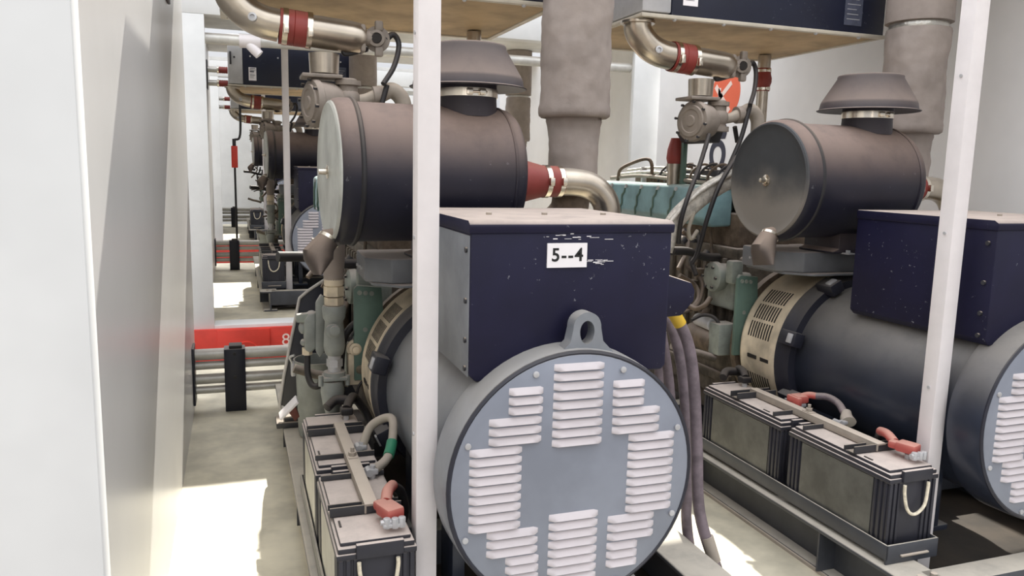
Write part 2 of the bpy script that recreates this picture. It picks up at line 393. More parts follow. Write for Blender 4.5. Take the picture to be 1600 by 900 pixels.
# ---------------------------------------------------------------- alternator
def alternator(label, paint=None):
    t = thing('alternator', label, 'alternator', (XC, 2.5, .2))
    ap = M['alt'] if paint is None else paint
    b = B(); b.lathe((XC, 0, ZC), (0, 1, 0), [(2.06, .345), (2.075, .353), (2.93, .353), (2.94, .345)], 72); part('body', b, ap, t)
    for x in (-.27, .27):
        for y in (2.16, 2.72):
            b = B(); b.box(XC+x-.07, XC+x+.07, y, y+.14, .201, .225, .004); b.box(XC+x-.02, XC+x+.02, y, y+.14, .22, .52, .004)
            part('foot', b, M['alt'], t)
    b = B(); b.lathe((XC, 0, ZC), (0, 1, 0), [(1.932, .364), (1.928, .372), (1.935, .374), (1.96, .376), (2.05, .378), (2.066, .374), (2.07, .345), (1.94, .345)], 72, closed=True)
    part('end_bracket', b, ap, t)
    b = B(); b.lathe((XC, 0, ZC), (0, 1, 0), [(1.926, .360), (1.922, .366), (1.926, .373), (1.936, .373), (1.936, .360)], 72, closed=True)
    part('gasket_ring', b, M['ring'], t)
    # lifting lug on the end bracket
    b = B(); cx, cz = XC+.03, 1.122; pr = []
    for i in range(17):
        a = -PI*.02+PI*1.04*i/16; pr.append((cx+.042*math.cos(a), cz+.042*math.sin(a)))
    pr += [(cx-.05, 1.08), (cx-.085, 1.045), (cx-.1, 1.02), (cx+.1, 1.02), (cx+.085, 1.045), (cx+.05, 1.08)]
    hole = [(cx+.022*math.cos(2*PI*i/24), cz-.012+(.03 if math.sin(2*PI*i/24) > 0 else .036)*math.sin(2*PI*i/24)) for i in range(24)]
    vs = []; bm = b.bm
    n = len(pr); m_ = 24
    # outline and hole bridged as a ring of the same count
    def resample(P, k):
        Ls = [0]; Q = P+[P[0]]
        for i in range(len(P)): Ls.append(Ls[-1]+math.hypot(Q[i+1][0]-Q[i][0], Q[i+1][1]-Q[i][1]))
        out = []
        for j in range(k):
            s_ = Ls[-1]*j/k; i = max(q for q in range(len(P)) if Ls[q] <= s_+1e-9); f_ = (s_-Ls[i])/(Ls[i+1]-Ls[i])
            out.append((Q[i][0]+(Q[i+1][0]-Q[i][0])*f_, Q[i][1]+(Q[i+1][1]-Q[i][1])*f_))
        return out
    def polar(P):
        P = resample(P, 160); out = []
        for i in range(48):
            a = 2*PI*i/48
            out.append(min(P, key=lambda p: abs(math.remainder(math.atan2(p[1]-cz+.012, p[0]-cx)-a, 2*PI))))
        return out
    po, ho = polar(pr), polar(hole)
    V = [(x, y, z) for y in (1.945, 1.99) for P in (po, ho) for x, z in P]
    F = []
    for i in range(48):
        j = (i+1) % 48
        F += [(i, j, 48+j, 48+i), (96+i, 144+i, 144+j, 96+j), (i, 96+i, 96+j, j), (48+i, 48+j, 144+j, 144+i)]
    b._add(V, F); part('lifting_lug', b, ap, t)
    # louvred end cover
    b = B(); b.lathe((XC, 0, ZC), (0, 1, 0), [(1.935, .361), (1.925, .361), (1.923, .358), (1.923, 0)], 72); part('end_cover', b, M['cover'], t)
    p = .0268
    banks = [(.803, .956, 1.03, 9), (.675, .775, .972, 3), (.620, .773, .890, 3), (.567, .718, .810, 9), (.619, .771, .570, 3), (.675, .775, .488, 3),
             (.984, 1.085, .972, 3), (.985, 1.138, .890, 3), (1.039, 1.190, .810, 9), (.984, 1.136, .570, 3), (.984, 1.085, .488, 3), (.801, .954, .598, 9)]
    for x0, x1, zt, n in banks:
        b = B()
        for i in range(n):
            z = zt-i*p; r = .0105; d = .0135; y = 1.9235; N_ = 6
            ring = []
            V, F = [], []
            # a pressed louvre: shallow hood, open below, with rounded ends
            K_ = 10
            for a in range(K_+1):
                s_ = a/K_; xx = x0+(x1-x0)*s_; e = min(1, min(s_, 1-s_)*(x1-x0)/.012); e = math.sqrt(max(0, 1-(1-e)**2))
                V += [(xx, y, z-.001), (xx, y-d*.45*e, z-.006), (xx, y-d*e, z-.0195), (xx, y-d*e+.0012, z-.0205), (xx, y, z-.0205)]
            for a in range(K_):
                for q in range(4): F.append((a*5+q, a*5+5+q, a*5+6+q, a*5+1+q))
            b._add(V, F)
            for xe in (0,):
                pass
        part('louvre_bank', b, M['louvre'], t, sharp=60)
    for px_, pz_ in ((.751, 1.004), (.563, .82), (.559, .555), (1.197, .817), (1.194, .553), (1.013, 1.001), (1.02, .37), (.74, .37)):
        b = B(); b.cyl((px_, 1.924, pz_), (px_, 1.917, pz_), .009, n=12, bev=.002); part('cover_screw', b, M['tank'], t)
    # clamp flange and vented collar
    b = B(); b.lathe((XC, 0, ZC), (0, 1, 0), [(2.92, .348), (2.925, .386), (2.975, .392), (2.985, .400), (3.01, .400), (3.012, .348)], 72, closed=True); part('clamp_flange', b, M['ring'], t)
    for a in (163, 118, 56, 205):
        th = math.radians(a); T = Matrix.Translation((XC+.40*math.cos(th), 2.945, ZC+.40*math.sin(th))) @ Matrix.Rotation(PI/2-th, 4, 'Y')
        b = B(); b.box(-.034, .034, -.075, .03, -.03, .026, .006, T=T); o = part('clamp_block', b, M['ring'], t)
        b = B(); b.box(-.022, .022, -.06, -.03, .02, .034, .003, T=T); part('clamp_tab', b, M['tank'], o)
    b = B(); b.lathe((XC, 0, ZC), (0, 1, 0), [(3.01, .392), (3.012, .398), (3.05, .40), (3.06, .394), (3.26, .388), (3.275, .395), (3.29, .39), (3.29, .2), (3.01, .2)], 90, closed=True)
    col = part('vented_collar', b, M['collar'], t)
    def slots(a0, a1, n, y0, y1, ns):
        b = B()
        for r_ in range(n):
            lo_ = a0+(a1-a0)*r_/n+1.1; hi_ = a0+(a1-a0)*(r_+1)/n-1.1
            for j in range(ns):
                y = y0+(y1-y0)*(j+.5)/ns; w = (y1-y0)/ns*.46
                V, F = [], []; K_ = 5
                for q in range(K_+1):
                    th = math.radians(lo_+(hi_-lo_)*q/K_)
                    for yy, rr in ((y-w/2, .386), (y-w/2, .3948-(y-3.06)*.03), (y+w/2, .3948-(y-3.06)*.03), (y+w/2, .386)):
                        V.append((XC+rr*math.cos(th), yy, ZC+rr*math.sin(th)))
                for q in range(K_): F += [(q*4+i, q*4+4+i, q*4+5+i, q*4+1+i) for i in range(3)]
                F += [(0, 1, 2, 3), tuple(K_*4+i for i in range(4))]
                b._add(V, F)
        part('vent_grille', b, M['slot'], col)
    slots(130, 171, 3, 3.07, 3.25, 9); slots(196, 222, 1, 3.07, 3.25, 9); slots(60, 101, 3, 3.07, 3.25, 9)
    b = B()
    th = math.radians(184)
    for yy in (3.09, 3.19): b.box(-.009, .009, yy-.035, yy+.035, -.004, .006, T=Matrix.Translation((XC+.388*math.cos(th), 0, ZC+.388*math.sin(th))) @ Matrix.Rotation(PI/2-th, 4, 'Y'))
    part('inspection_slot', b, M['slot'], col)
    # terminal box
    x0, x1, y0, y1, z0, z1 = .592, 1.205, 2.02, 2.68, .955, 1.395
    b = B()
    pts = [(x0, z1), (x0, .985), (x0+.02, .965), (.70, .965), (.745, .985), (.78, 1.02), (1.06, 1.02), (1.1, .985), (1.12, .965), (x1-.012, .965), (x1, .98), (x1, z1)]
    b.prism(pts, 'y', y0, y1, .006, 2); box = part('terminal_box', b, M['navy'], t)
    b = B(); b.prism([(y0-.004, 1.375), (y0-.008, 1.40), (y0+.012, 1.412), (y1, 1.412), (y1, 1.375)], 'x', x0-.006, x1+.006, .005, 2); part('top_cover', b, M['navy'], box)
    for z in (1.33, 1.19, 1.08, 1.0):
        b = B(); b.cyl((x0, y0+.03, z), (x0-.008, y0+.03, z), .008, n=10); part('side_screw', b, M['darkmetal'], box)
    for x in (.72, .9, 1.1):
        b = B(); b.cyl((x, y0+.25, 1.412), (x, y0+.25, 1.419), .009, n=10); part('top_screw', b, M['dustbar'], box)
    g_ = [L(*q, 2.3) for q in ((1074, 440), (1079, 452), (1077, 468), (1058, 491))]
    b = B(); b.prism([(x1-.002, 1.26)]+[(p.x, p.z) for p in g_]+[(x1-.002, g_[3].z-.01)], 'y', 2.27, 2.36, .006, 2); part('cable_gland_box', b, M['navy'], box)
    return t, box
alt1, box1 = alternator('dark alternator with louvred silver end cover and the white 5--4 tag on its box')
alt_plain = tree_copy(alt1)        # the other sets carry no tag and keep the plain paint
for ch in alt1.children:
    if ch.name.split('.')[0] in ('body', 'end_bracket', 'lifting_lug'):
        ch.data = ch.data.copy(); ch.data.materials.clear(); ch.data.materials.append(M['altlit'])  # swap in the paint with corridor light in its colour
b = B(); b.prism([(2.028, 1.37), (2.028, .98), (2.672, .98), (2.672, 1.37)], 'x', .5895, .5925, .001); part('side_panel', b, M['boxlit'], box1, 'box side panel coloured pale with corridor light')  # added sheet, carries the corridor's reflected light as pale grey
lp = [L(*q, 2.014) for q in ((856, 380), (918, 380), (918, 418), (856, 418))]
lx0, lx1 = lp[0].x, lp[1].x; lzt, lzb = (lp[0].z+lp[1].z)/2, (lp[2].z+lp[3].z)/2
b = B(); b.box(lx0, lx1, 2.0145, 2.0195, lzb, lzt); part('number_tag', b, M['paper'], box1, 'white paper tag reading 5--4')
lettering('tag_lettering', '5--4', .052, M['ink'], box1, ((lx0+lx1)/2, 2.0140, (lzb+lzt)/2), (1, 0, 0), (0, 0, 1), 'black tag figures 5--4', bold=.0009, sp_=1.14)
# torn tape marks above and beside the tag
b = B()
for i in range(26):
    x = random.uniform(lx0-.01, lx1+.06); z = random.uniform(lzt+.008, lzt+.03) if i < 14 else random.uniform(lzb+.005, lzb+.02)
    if i >= 14: x = random.uniform(lx1, lx1+.06)
    w = random.uniform(.006, .03); b.box(x, x+w, 2.0185, 2.0197, z, z+random.uniform(.0008, .003))
part('torn_tape', b, M['paper'], box1, kind='stuff')

# ---------------------------------------------------------------- air cleaner
AY, AZ = 2.97, 1.525
def air_cleaner(label):
    t = thing('air_cleaner', label, 'air cleaner', (.75, AY, 1.26))
    b = B(); b.lathe((0, AY, AZ), (1, 0, 0), [(.36, .250), (.40, .254), (.965, .254), (.99, .25), (1.007, .238), (1.013, .22), (1.015, 0)], 80); can = part('canister', b, M['canister'], t)
    b = B(); b.lathe((0, AY, AZ), (1, 0, 0), [(.955, .256), (.961, .259), (.967, .256), (.967, .25), (.955, .25)], 80, closed=True); part('end_seam', b, M['canister'], can)
    b = B(); b.lathe((0, AY, AZ), (1, 0, 0), [(.388, .25), (.388, .266), (.393, .271), (.401, .271), (.406, .266), (.406, .25)], 80, closed=True); part('clamp_band', b, M['rubber'], t)
    b = B(); b.lathe((0, AY, AZ), (1, 0, 0), [(.388, .255), (.388, .266), (.36, .265), (.338, .262), (.328, .254), (.328, .23)], 80, closed=True); part('lid_rim', b, M['canister'], t)
    b = B(); b.lathe((0, AY, AZ), (1, 0, 0), [(.336, .256), (.322, .252), (.317, .244), (.321, .232), (.324, .21), (.320, .1), (.317, 0)], 80); lid = part('lid', b, M['lidpale'], t)
    b = B(); b.lathe((.319, AY, AZ), (-1, 0, 0), [(0, .026), (.004, .026), (.006, .02), (.008, .012), (.034, .010), (.036, 0)], 16); part('lid_bolt', b, M['bright'], lid)
    # pre-cleaner
    nx, ny = .842, 2.94
    b = B(); b.lathe((nx, ny, 0), (0, 0, 1), [(1.74, .112), (1.80, .108), (1.87, .108)], 40); neck = part('intake_neck', b, M['canister'], t)
    b = B(); b.lathe((nx, ny, 0), (0, 0, 1), [(1.812, .108), (1.812, .1125), (1.842, .1125), (1.842, .108)], 48, closed=True)
    for a in (-1.85, -1.45):
        T = Matrix.Translation((nx+.112*math.cos(a), ny+.112*math.sin(a), 1.827)) @ Matrix.Rotation(a, 4, 'Z')
        b.box(-.004, .014, -.012, .012, -.012, .012, .003, T=T)
    b.tube([(nx+.122*math.cos(a), ny+.122*math.sin(a), 1.827) for a in (-1.95, -1.65, -1.3)], .004, 8)
    part('neck_clamp', b, M['bright'], neck)
    b = B(); b.lathe((nx, ny, 0), (0, 0, 1), [(1.86, .10), (1.848, .18), (1.845, .219), (1.848, .222), (1.852, .211), (1.878, .206), (1.888, .202), (1.99, .141), (1.998, .141), (2.004, .137), (2.004, .128), (2.0, 0)], 64); part('rain_cap', b, M['cap'], t)
    # outlet
    oz = AZ-.022
    b = B(); b.lathe((0, AY, oz), (1, 0, 0), [(1.008, .08), (1.013, .089), (1.065, .089), (1.12, .076), (1.17, .064), (1.255, .062), (1.255, .05)], 40); hose = part('outlet_hose', b, M['red'], t)
    for x, r_ in ((1.028, .0915), (1.175, .0665), (1.232, .0645)):
        b = B(); b.lathe((0, AY, oz), (1, 0, 0), [(x, r_-.003), (x, r_), (x+.02, r_), (x+.02, r_-.003)], 40, closed=True); b.box(x, x+.02, AY-r_-.014, AY-r_+.004, oz-.016, oz+.016, .003); part('hose_clamp', b, M['bright'], hose)
    b = B(); b.tube([(1.24, AY, oz), (1.31, AY, oz-.001), (1.38, AY, oz-.012), (1.435, AY-.005, oz-.045), (1.468, AY-.01, oz-.10), (1.475, AY-.01, oz-.19)], .056, 20); part('outlet_pipe', b, M['steel'], t)
    # dust ejector
    p = [Vector((.40, 2.935, 1.31)), L(515, 368, 2.92), L(503, 382, 2.91), L(494, 397, 2.90), L(493, 428, 2.89)]
    def ring(c, ax, a_, b_, ya):                 # ellipse across ax, half-widths a_ (along ya) and b_
        ax = ax.normalized(); ya = (Vector(ya)-ax*ax.dot(Vector(ya))).normalized(); xa = ax.cross(ya)
        return [c+ya*a_*math.cos(2*PI*q/28)+xa*b_*math.sin(2*PI*q/28) for q in range(28)]
    d1 = p[3]-p[1]; d2 = p[4]-p[3]; Y_ = (0, 1, 0)
    rs = [ring(p[0], d1, .032, .032, Y_), ring(p[1], d1, .038, .038, Y_), ring(p[2], d1, .044, .042, Y_), ring(p[3], d1.normalized()+d2.normalized(), .052, .056, Y_), ring(p[3].lerp(p[4], .25), d2, .056, .050, Y_), ring(p[4], d2, .066, .012, Y_)]
    V = [v for r_ in rs for v in r_]; F = [(q*28+i, q*28+(i+1) % 28, (q+1)*28+(i+1) % 28, (q+1)*28+i) for q in range(len(rs)-1) for i in range(28)]+[tuple(range(28)), tuple(range(len(V)-28, len(V)))]
    b = B(); b._add(V, F); dv = part('dust_ejector', b, M['rubberbrown'], t)
    d = d1.normalized(); b = B(); b.lathe(p[1]+d*.008, d, [(0, .036), (0, .0415), (.013, .0425), (.013, .036)], 28, closed=True); part('ejector_clamp', b, M['bright'], dv)
    # saddle foot
    b = B(); b.prism([(.63, 1.205), (.93, 1.205), (.93, 1.215), (.88, 1.225), (.88, 1.32), (.66, 1.32), (.66, 1.225), (.63, 1.215)], 'y', AY-.11, AY+.11, .003); foot = part('mounting_foot', b, M['canister'], t)
    for x in (.70, .84):
        b = B(); b.cyl((x, AY-.125, 1.205), (x, AY-.125, 1.22), .011, n=6); b.box(x-.02, x+.02, AY-.15, AY-.1, 1.203, 1.209); part('foot_bolt', b, M['tank'], foot)
    t.rotation_euler = (0, 0, math.radians(3))
    return t
air1 = air_cleaner('black air cleaner drum with red outlet hose behind the 5--4 tagged box')

# ---------------------------------------------------------------- air cleaner bracket
def bracket(label):
    t = thing('air_cleaner_bracket', label, 'bracket', (.82, 3.1, 1.09))
    b = B(); b.prism([(.462, 3.03), (.47, 3.30), (1.2, 3.30), (1.2, 2.94), (.55, 2.94)], 'z', 1.106, 1.203, .008); part('channel', b, M['beam'], t)
    b = B(); b.prism([(.485, 3.0), (.485, 3.28), (1.2, 3.28), (1.2, 2.905), (.58, 2.90)], 'z', 1.096, 1.106, .002); part('lip', b, M['beam'], t)
    b = B()
    for y in (3.10, 3.16, 3.22): b.cyl((.466, y, 1.15), (.458, y, 1.15), .006, n=8)
    part('bolt', b, M['tank'], t)
    for x in (.80, 1.15):
        b = B(); b.box(x-.04, x+.04, 3.302, 3.322, 1.11, 1.203, .003); part('stay', b, M['brown'], t)
    return t
brk1 = bracket('grey channel bracket carrying the air cleaner behind the 5--4 tagged box')

# ---------------------------------------------------------------- engine
def engine(label):
    t = thing('engine', label, 'engine', (.88, 4.1, .2))
    b = B(); b.lathe((XC, 0, ZC), (0, 1, 0), [(3.292, .36), (3.325, .36), (3.33, .395), (3.37, .395), (3.38, .35), (3.48, .33), (3.48, .1)], 60); part('flywheel_housing', b, M['brown'], t)
    b = B(); b.box(.60, 1.16, 3.48, 4.8, .32, 1.12, .02, 3)
    for y in [3.5+.09*i for i in range(14)]: b.box(.575, .60, y, y+.03, .62, 1.10, .006)
    b.box(.585, 1.17, 3.5, 4.78, 1.10, 1.16, .008); b.box(.58, 1.18, 3.5, 4.8, .42, .47, .006)
    part('block', b, M['engine'], t)
    b = B(); b.box(.64, 1.12, 3.55, 4.75, .205, .33, .02); part('sump', b, M['engine'], t)
    b = B(); b.box(.62, 1.14, 3.55, 4.75, 1.16, 1.34, .012); part('cylinder_head', b, M['brown'], t)
    for i in range(6):
        y = 3.58+i*.195
        b = B(); b.box(.72, 1.06, y, y+.17, 1.34, 1.43, .02, 3); o = part('rocker_cover', b, M['enginelt'], t)
        b = B(); b.cyl((.80, y+.085, 1.43), (.80, y+.085, 1.47), .022, n=10); b.cyl((.98, y+.085, 1.43), (.98, y+.085, 1.45), .016, n=6); part('cover_bolt', b, M['darkmetal'], o)
        b = B(); b.tube([(.66, y+.05, 1.45), (.70, y+.06, 1.52), (.78, y+.10, 1.53), (.86, y+.16, 1.50), (.93, y+.17, 1.45)], .008, 8); part('fuel_line', b, M['engine'], t)
    # teal manifold along the near side
    b = B(); b.prism([(.44, 1.47), (.46, 1.485), (.62, 1.485), (.62, 1.27), (.50, 1.265), (.44, 1.31)], 'y', 3.62, 4.86, .014, 3)
    man = part('intake_manifold', b, M['teal'], t)
    b = B()
    for i in range(6):
        y = 3.72+i*.2
        b.tube([(.438, y, 1.45), (.436, y+.01, 1.42), (.436, y+.035, 1.40), (.436, y+.035, 1.35), (.436, y+.055, 1.33), (.44, y+.055, 1.29)], .006, 6, 3)
    part('seam_bead', b, M['green'], man)
    for i in range(6):
        b = B(); b.cyl((.44, 3.7+.2*i, 1.46), (.43, 3.7+.2*i, 1.46), .012, n=6); part('manifold_bolt', b, M['tank'], man)
    # long pale fuel pipes on top
    for k, z in enumerate((1.505, 1.53, 1.56)):
        b = B(); b.tube([(.50+.06*k, 4.85, z), (.52+.06*k, 4.5, z+.02), (.50+.05*k, 4.1, z+.01), (.54+.05*k, 3.8, z-.005), (.60, 3.6, z-.02)], .011-.002*k, 8); part('fuel_pipe', b, M['sleeve' if k else 'beigecable'], t)
    b = B(); b.box(.68, 1.1, 4.72, 4.86, 1.43, 1.56, .02); part('coolant_housing', b, M['brown'], t)
    for i in range(5):
        b = B(); x = .60+.04*(i % 2); y = 3.7+.22*i; b.cyl((x, y, 1.485), (x, y, 1.56+.02*(i % 3)), .018, n=10); b.cyl((x, y, 1.54), (x, y, 1.56), .026, n=6); part('injector', b, M['darkmetal' if i % 2 else 'tank'], t)
    b = B(); b.box(.62, .92, 3.56, 4.25, 1.47, 1.53, .012); b.box(.60, .66, 3.6, 4.2, 1.50, 1.57, .01); part('injector_rail', b, M['darkmetal'], t)
    for i in range(7):
        yy = 3.6+.09*i+(.07 if i > 3 else 0); b = B(); b.cyl((.66, yy, 1.52), (.66, yy, 1.59+.02*(i % 2)), .014, n=10); b.tube([(.66, yy, 1.58), (.60, yy+.02, 1.60), (.55, yy+.05, 1.56), (.53, yy+.06, 1.49)], .007, 8); part('injector_line', b, M['brown' if i % 2 else 'darkmetal'], t)
    b = B(); b.tube([(.50, 4.75, 1.49), (.50, 4.72, 1.56), (.51, 4.6, 1.60), (.52, 4.42, 1.63), (.53, 4.36, 1.60), (.53, 4.35, 1.49)], .011, 10); part('lifting_loop', b, M['brown'], t)
    # riser with red hose
    rx = R(1055, 245, 4.02)
    b = B(); b.cyl((rx.x, 4.02, 1.42), (rx.x, 4.02, 1.60), .040, n=20); b.cyl((rx.x, 4.02, 1.56), (rx.x, 4.02, 1.60), .046, n=20); ris = part('coolant_riser', b, M['steel'], t)
    b = B(); b.lathe((rx.x, 4.02, 0), (0, 0, 1), [(1.60, .042), (1.63, .050), (1.68, .046), (1.745, .028)], 20); part('riser_hose', b, M['red'], ris)
    p1 = R(1070, 225, 3.95)
    b = B(); b.box(p1.x-.014, p1.x+.014, 3.94, 3.965, 1.486, p1.z+.02, .002); part('support_arm', b, M['green'], t)
    b = B(); b.prism([(p1.x-.05, p1.z+.06), (p1.x+.055, p1.z+.06), (p1.x+.035, p1.z), (p1.x-.01, p1.z)], 'y', 3.66, 3.965, .004); part('arm_bracket', b, M['darkmetal'], t)
    # green side plate, its holes
    b = B(); b.prism([(.458, .64), (.458, 1.035), (.472, 1.052), (.575, 1.04), (.588, .86), (.57, .64)], 'y', 3.30, 3.322, .004); pl = part('side_plate', b, M['green'], t)
    for x, z in ((.482, 1.02), (.507, 1.018), (.533, 1.015), (.505, .86)):
        b = B(); b.lathe((x, 3.30, z), (0, -1, 0), [(0, .010), (.003, .010), (.003, .005), (.001, .005), (.001, 0)], 14); part('plate_hole', b, M['enginelt'], pl)
    # oil cooler drum
    c = R(1122, 432, 3.55)
    b = B(); b.lathe((c.x-.05, 3.55, c.z), (1, 0, 0), [(0, 0), (0, .06), (.012, .078), (.04, .08), (.05, .074), (.075, .070), (.12, .068), (.16, .06)], 36); oc = part('oil_cooler', b, M['enginelt'], t)
    for i in range(6):
        a = i*PI/3; b = B(); b.cyl((c.x-.052, 3.55+.06*math.cos(a), c.z+.06*math.sin(a)), (c.x-.062, 3.55+.06*math.cos(a), c.z+.06*math.sin(a)), .008, n=6); part('cooler_bolt', b, M['darkmetal'], oc)
    b = B(); b.box(c.x+.02, c.x+.14, 3.44, 3.66, c.z-.17, c.z+.03, .02, 3); b.box(c.x-.02, c.x+.05, 3.40, 3.46, c.z-.02, c.z+.10, .012); part('filter_head', b, M['enginelt'], t)
    # starter motor
    c = R(1098, 528, 3.62)
    b = B(); b.cyl((c.x, 3.48, c.z), (c.x+.02, 3.76, c.z), .062, n=28, bev=.012); st = part('starter_motor', b, M['brown'], t)
    b = B(); b.cyl((c.x-.02, 3.50, c.z+.095), (c.x, 3.68, c.z+.095), .034, n=20, bev=.006); b.cyl((c.x-.02, 3.47, c.z+.10), (c.x-.02, 3.5, c.z+.10), .012, n=8); part('solenoid', b, M['tank'], st)
    b = B(); b.box(c.x-.05, c.x+.06, 3.40, 3.50, c.z-.05, c.z+.12, .015); part('starter_nose', b, M['enginelt'], st)
    # filters hung on the side
    for i, y in enumerate((4.3, 4.44, 4.58)):
        b = B(); b.cyl((.52, y, .66), (.52, y, .86), .055, n=24, bev=.012); o = part('oil_filter', b, M['engine' if i else 'brown'], t)
        b = B(); b.box(.48, .60, y-.05, y+.05, .86, .92, .01); part('filter_cap', b, M['enginelt'], o)
    # hoses and wiring
    for pts, r_, m in (
        ([R(1050, 392, 3.45), R(1075, 393, 3.5), R(1100, 401, 3.55), R(1122, 402, 3.6)], .022, 'black'),
        ([R(1062, 430, 3.7), R(1085, 445, 3.7), R(1092, 465, 3.65), R(1078, 485, 3.6)], .013, 'brown'),
        ([R(1070, 415, 3.75), R(1092, 432, 3.7), R(1098, 452, 3.65), R(1088, 478, 3.6), R(1062, 490, 3.55)], .010, 'rubberbrown'),
        ([R(1065, 470, 3.6), R(1085, 482, 3.55), R(1100, 478, 3.5), R(1110, 465, 3.5)], .014, 'brown'),
        ([R(1090, 360, 3.7), R(1092, 385, 3.65), R(1080, 405, 3.65), R(1088, 430, 3.6)], .013, 'black'),
        ([R(1066, 360, 3.7), R(1075, 372, 3.7), R(1072, 395, 3.65), R(1060, 420, 3.6)], .012, 'brown'),
        ([R(1110, 360, 3.75), R(1112, 400, 3.7), R(1105, 440, 3.65)], .008, 'brown'),
        ([R(1080, 500, 3.5), R(1100, 492, 3.5), R(1120, 500, 3.45), R(1130, 530, 3.42)], .010, 'black'),
        ([R(1050, 540, 3.5), R(1072, 548, 3.5), R(1092, 552, 3.48), R(1118, 560, 3.45)], .02, 'engine')
        ):
        b = B(); b.tube(pts, r_, 10); part('hose', b, M[m], t)
    for i in range(16):
        px_, py_ = random.uniform(1055, 1120), random.uniform(365, 500); y = random.uniform(3.58, 3.75); p = R(px_, py_, y)
        b = B()
        if i % 2: b.cyl(p, p+Vector((.02, 0, random.uniform(.02, .05))), random.uniform(.012, .022), n=10)
        else: b.box(p.x, p.x+.05, p.y, p.y+.06, p.z, p.z+random.uniform(.02, .06), .006)
        part('fitting', b, M[random.choice(['enginelt', 'brown', 'brown', 'engine', 'darkmetal', 'darkmetal'])], t)
    for x in (.58, 1.1):
        b = B(); b.box(x, x+.08, 3.56, 3.7, .2, .34, .006); part('engine_mount', b, M['darkmetal'], t)
    return t
eng1 = engine('dusty engine mostly hidden behind the 5--4 tagged box')

# ---------------------------------------------------------------- regulator valve with its elbow, on a green arm
def regulator(label):
    t = thing('regulator_valve', label, 'valve', (.44, 3.6, 1.50))
    c = R(1090, 190, 3.6); ax = Vector((.95, .30, 0)).normalized()
    b = B(); b.lathe(c-ax*.05, ax, [(0, .085), (.004, .098), (.014, .104), (.03, .104), (.034, .098), (.10, .092), (.13, .08), (.135, 0)], 40); body = part('body', b, M['taupe'], t)
    b = B(); b.lathe(c-ax*.05, -ax, [(-.002, .082), (.008, .078), (.009, .060), (.004, .056), (.005, .030), (.012, .026), (.013, 0)], 40); part('face_cap', b, M['taupe'], body)
    sd = ax.orthogonal().normalized(); s2 = ax.cross(sd)
    for i in range(8):
        a = i*PI/4+.2; p = c-ax*.05+(sd*math.cos(a)+s2*math.sin(a))*.098
        b = B(); b.cyl(p, p-ax*.014, .007, n=6); part('face_bolt', b, M['darkmetal'], body)
    p = R(1090, 155, 3.62)
    b = B(); b.box(p.x-.085, p.x+.085, 3.54, 3.70, p.z-.008, p.z+.008, .004); part('top_flange', b, M['taupe'], t)
    # side port body and tan elbow
    p0 = R(1122, 175, 3.6); b = B(); b.cyl(p0+Vector((0, 0, -.09)), p0+Vector((0, 0, .06)), .042, n=20, bev=.012); b.cyl(p0+Vector((0, 0, .03)), p0+Vector((0, 0, .05)), .056, n=20); b.ball(p0+Vector((0, 0, -.03)), .055); b.cyl(p0+Vector((0, 0, -.1)), p0+Vector((0, 0, -.075)), .06, n=20); part('port_body', b, M['taupe'], t)
    b = B(); e = [p0+Vector((.03, 0, -.035)), R(1142, 184, 3.6), R(1158, 178, 3.6), R(1172, 172, 3.6), R(1183, 186, 3.6), R(1183, 215, 3.6), R(1181, 245, 3.6)]
    b.tube(e, [.026, .026, .034, .036, .036, .036, .036], 18); el = part('elbow_pipe', b, M['dustbar'], t)
    b = B(); d = Vector((1, 0, .1)).normalized(); b.lathe(R(1150, 180, 3.6), d, [(0, .03), (0, .044), (.035, .044), (.035, .03)], 24, closed=True); part('pipe_collar', b, M['taupe'], el)
    # arm and wiring
    b = B(); p = R(1098, 203, 3.58); b.box(p.x-.035, p.x+.03, 3.54, 3.62, p.z-.03, p.z+.03, .012); part('connector', b, M['black'], t)
    for pts in ([R(1108, 165, 3.58), R(1108, 205, 3.62), R(1102, 232, 3.68)],
                [R(1148, 198, 3.62), R(1152, 222, 3.64)],
                [R(1172, 165, 3.56), R(1158, 215, 3.55), R(1140, 258, 3.54)]):
        b = B(); b.tube(pts, .012, 10); part('wiring', b, M['black'], t)
    return t
reg1 = regulator('round grey regulator valve above the drum behind the 5--4 tagged box')

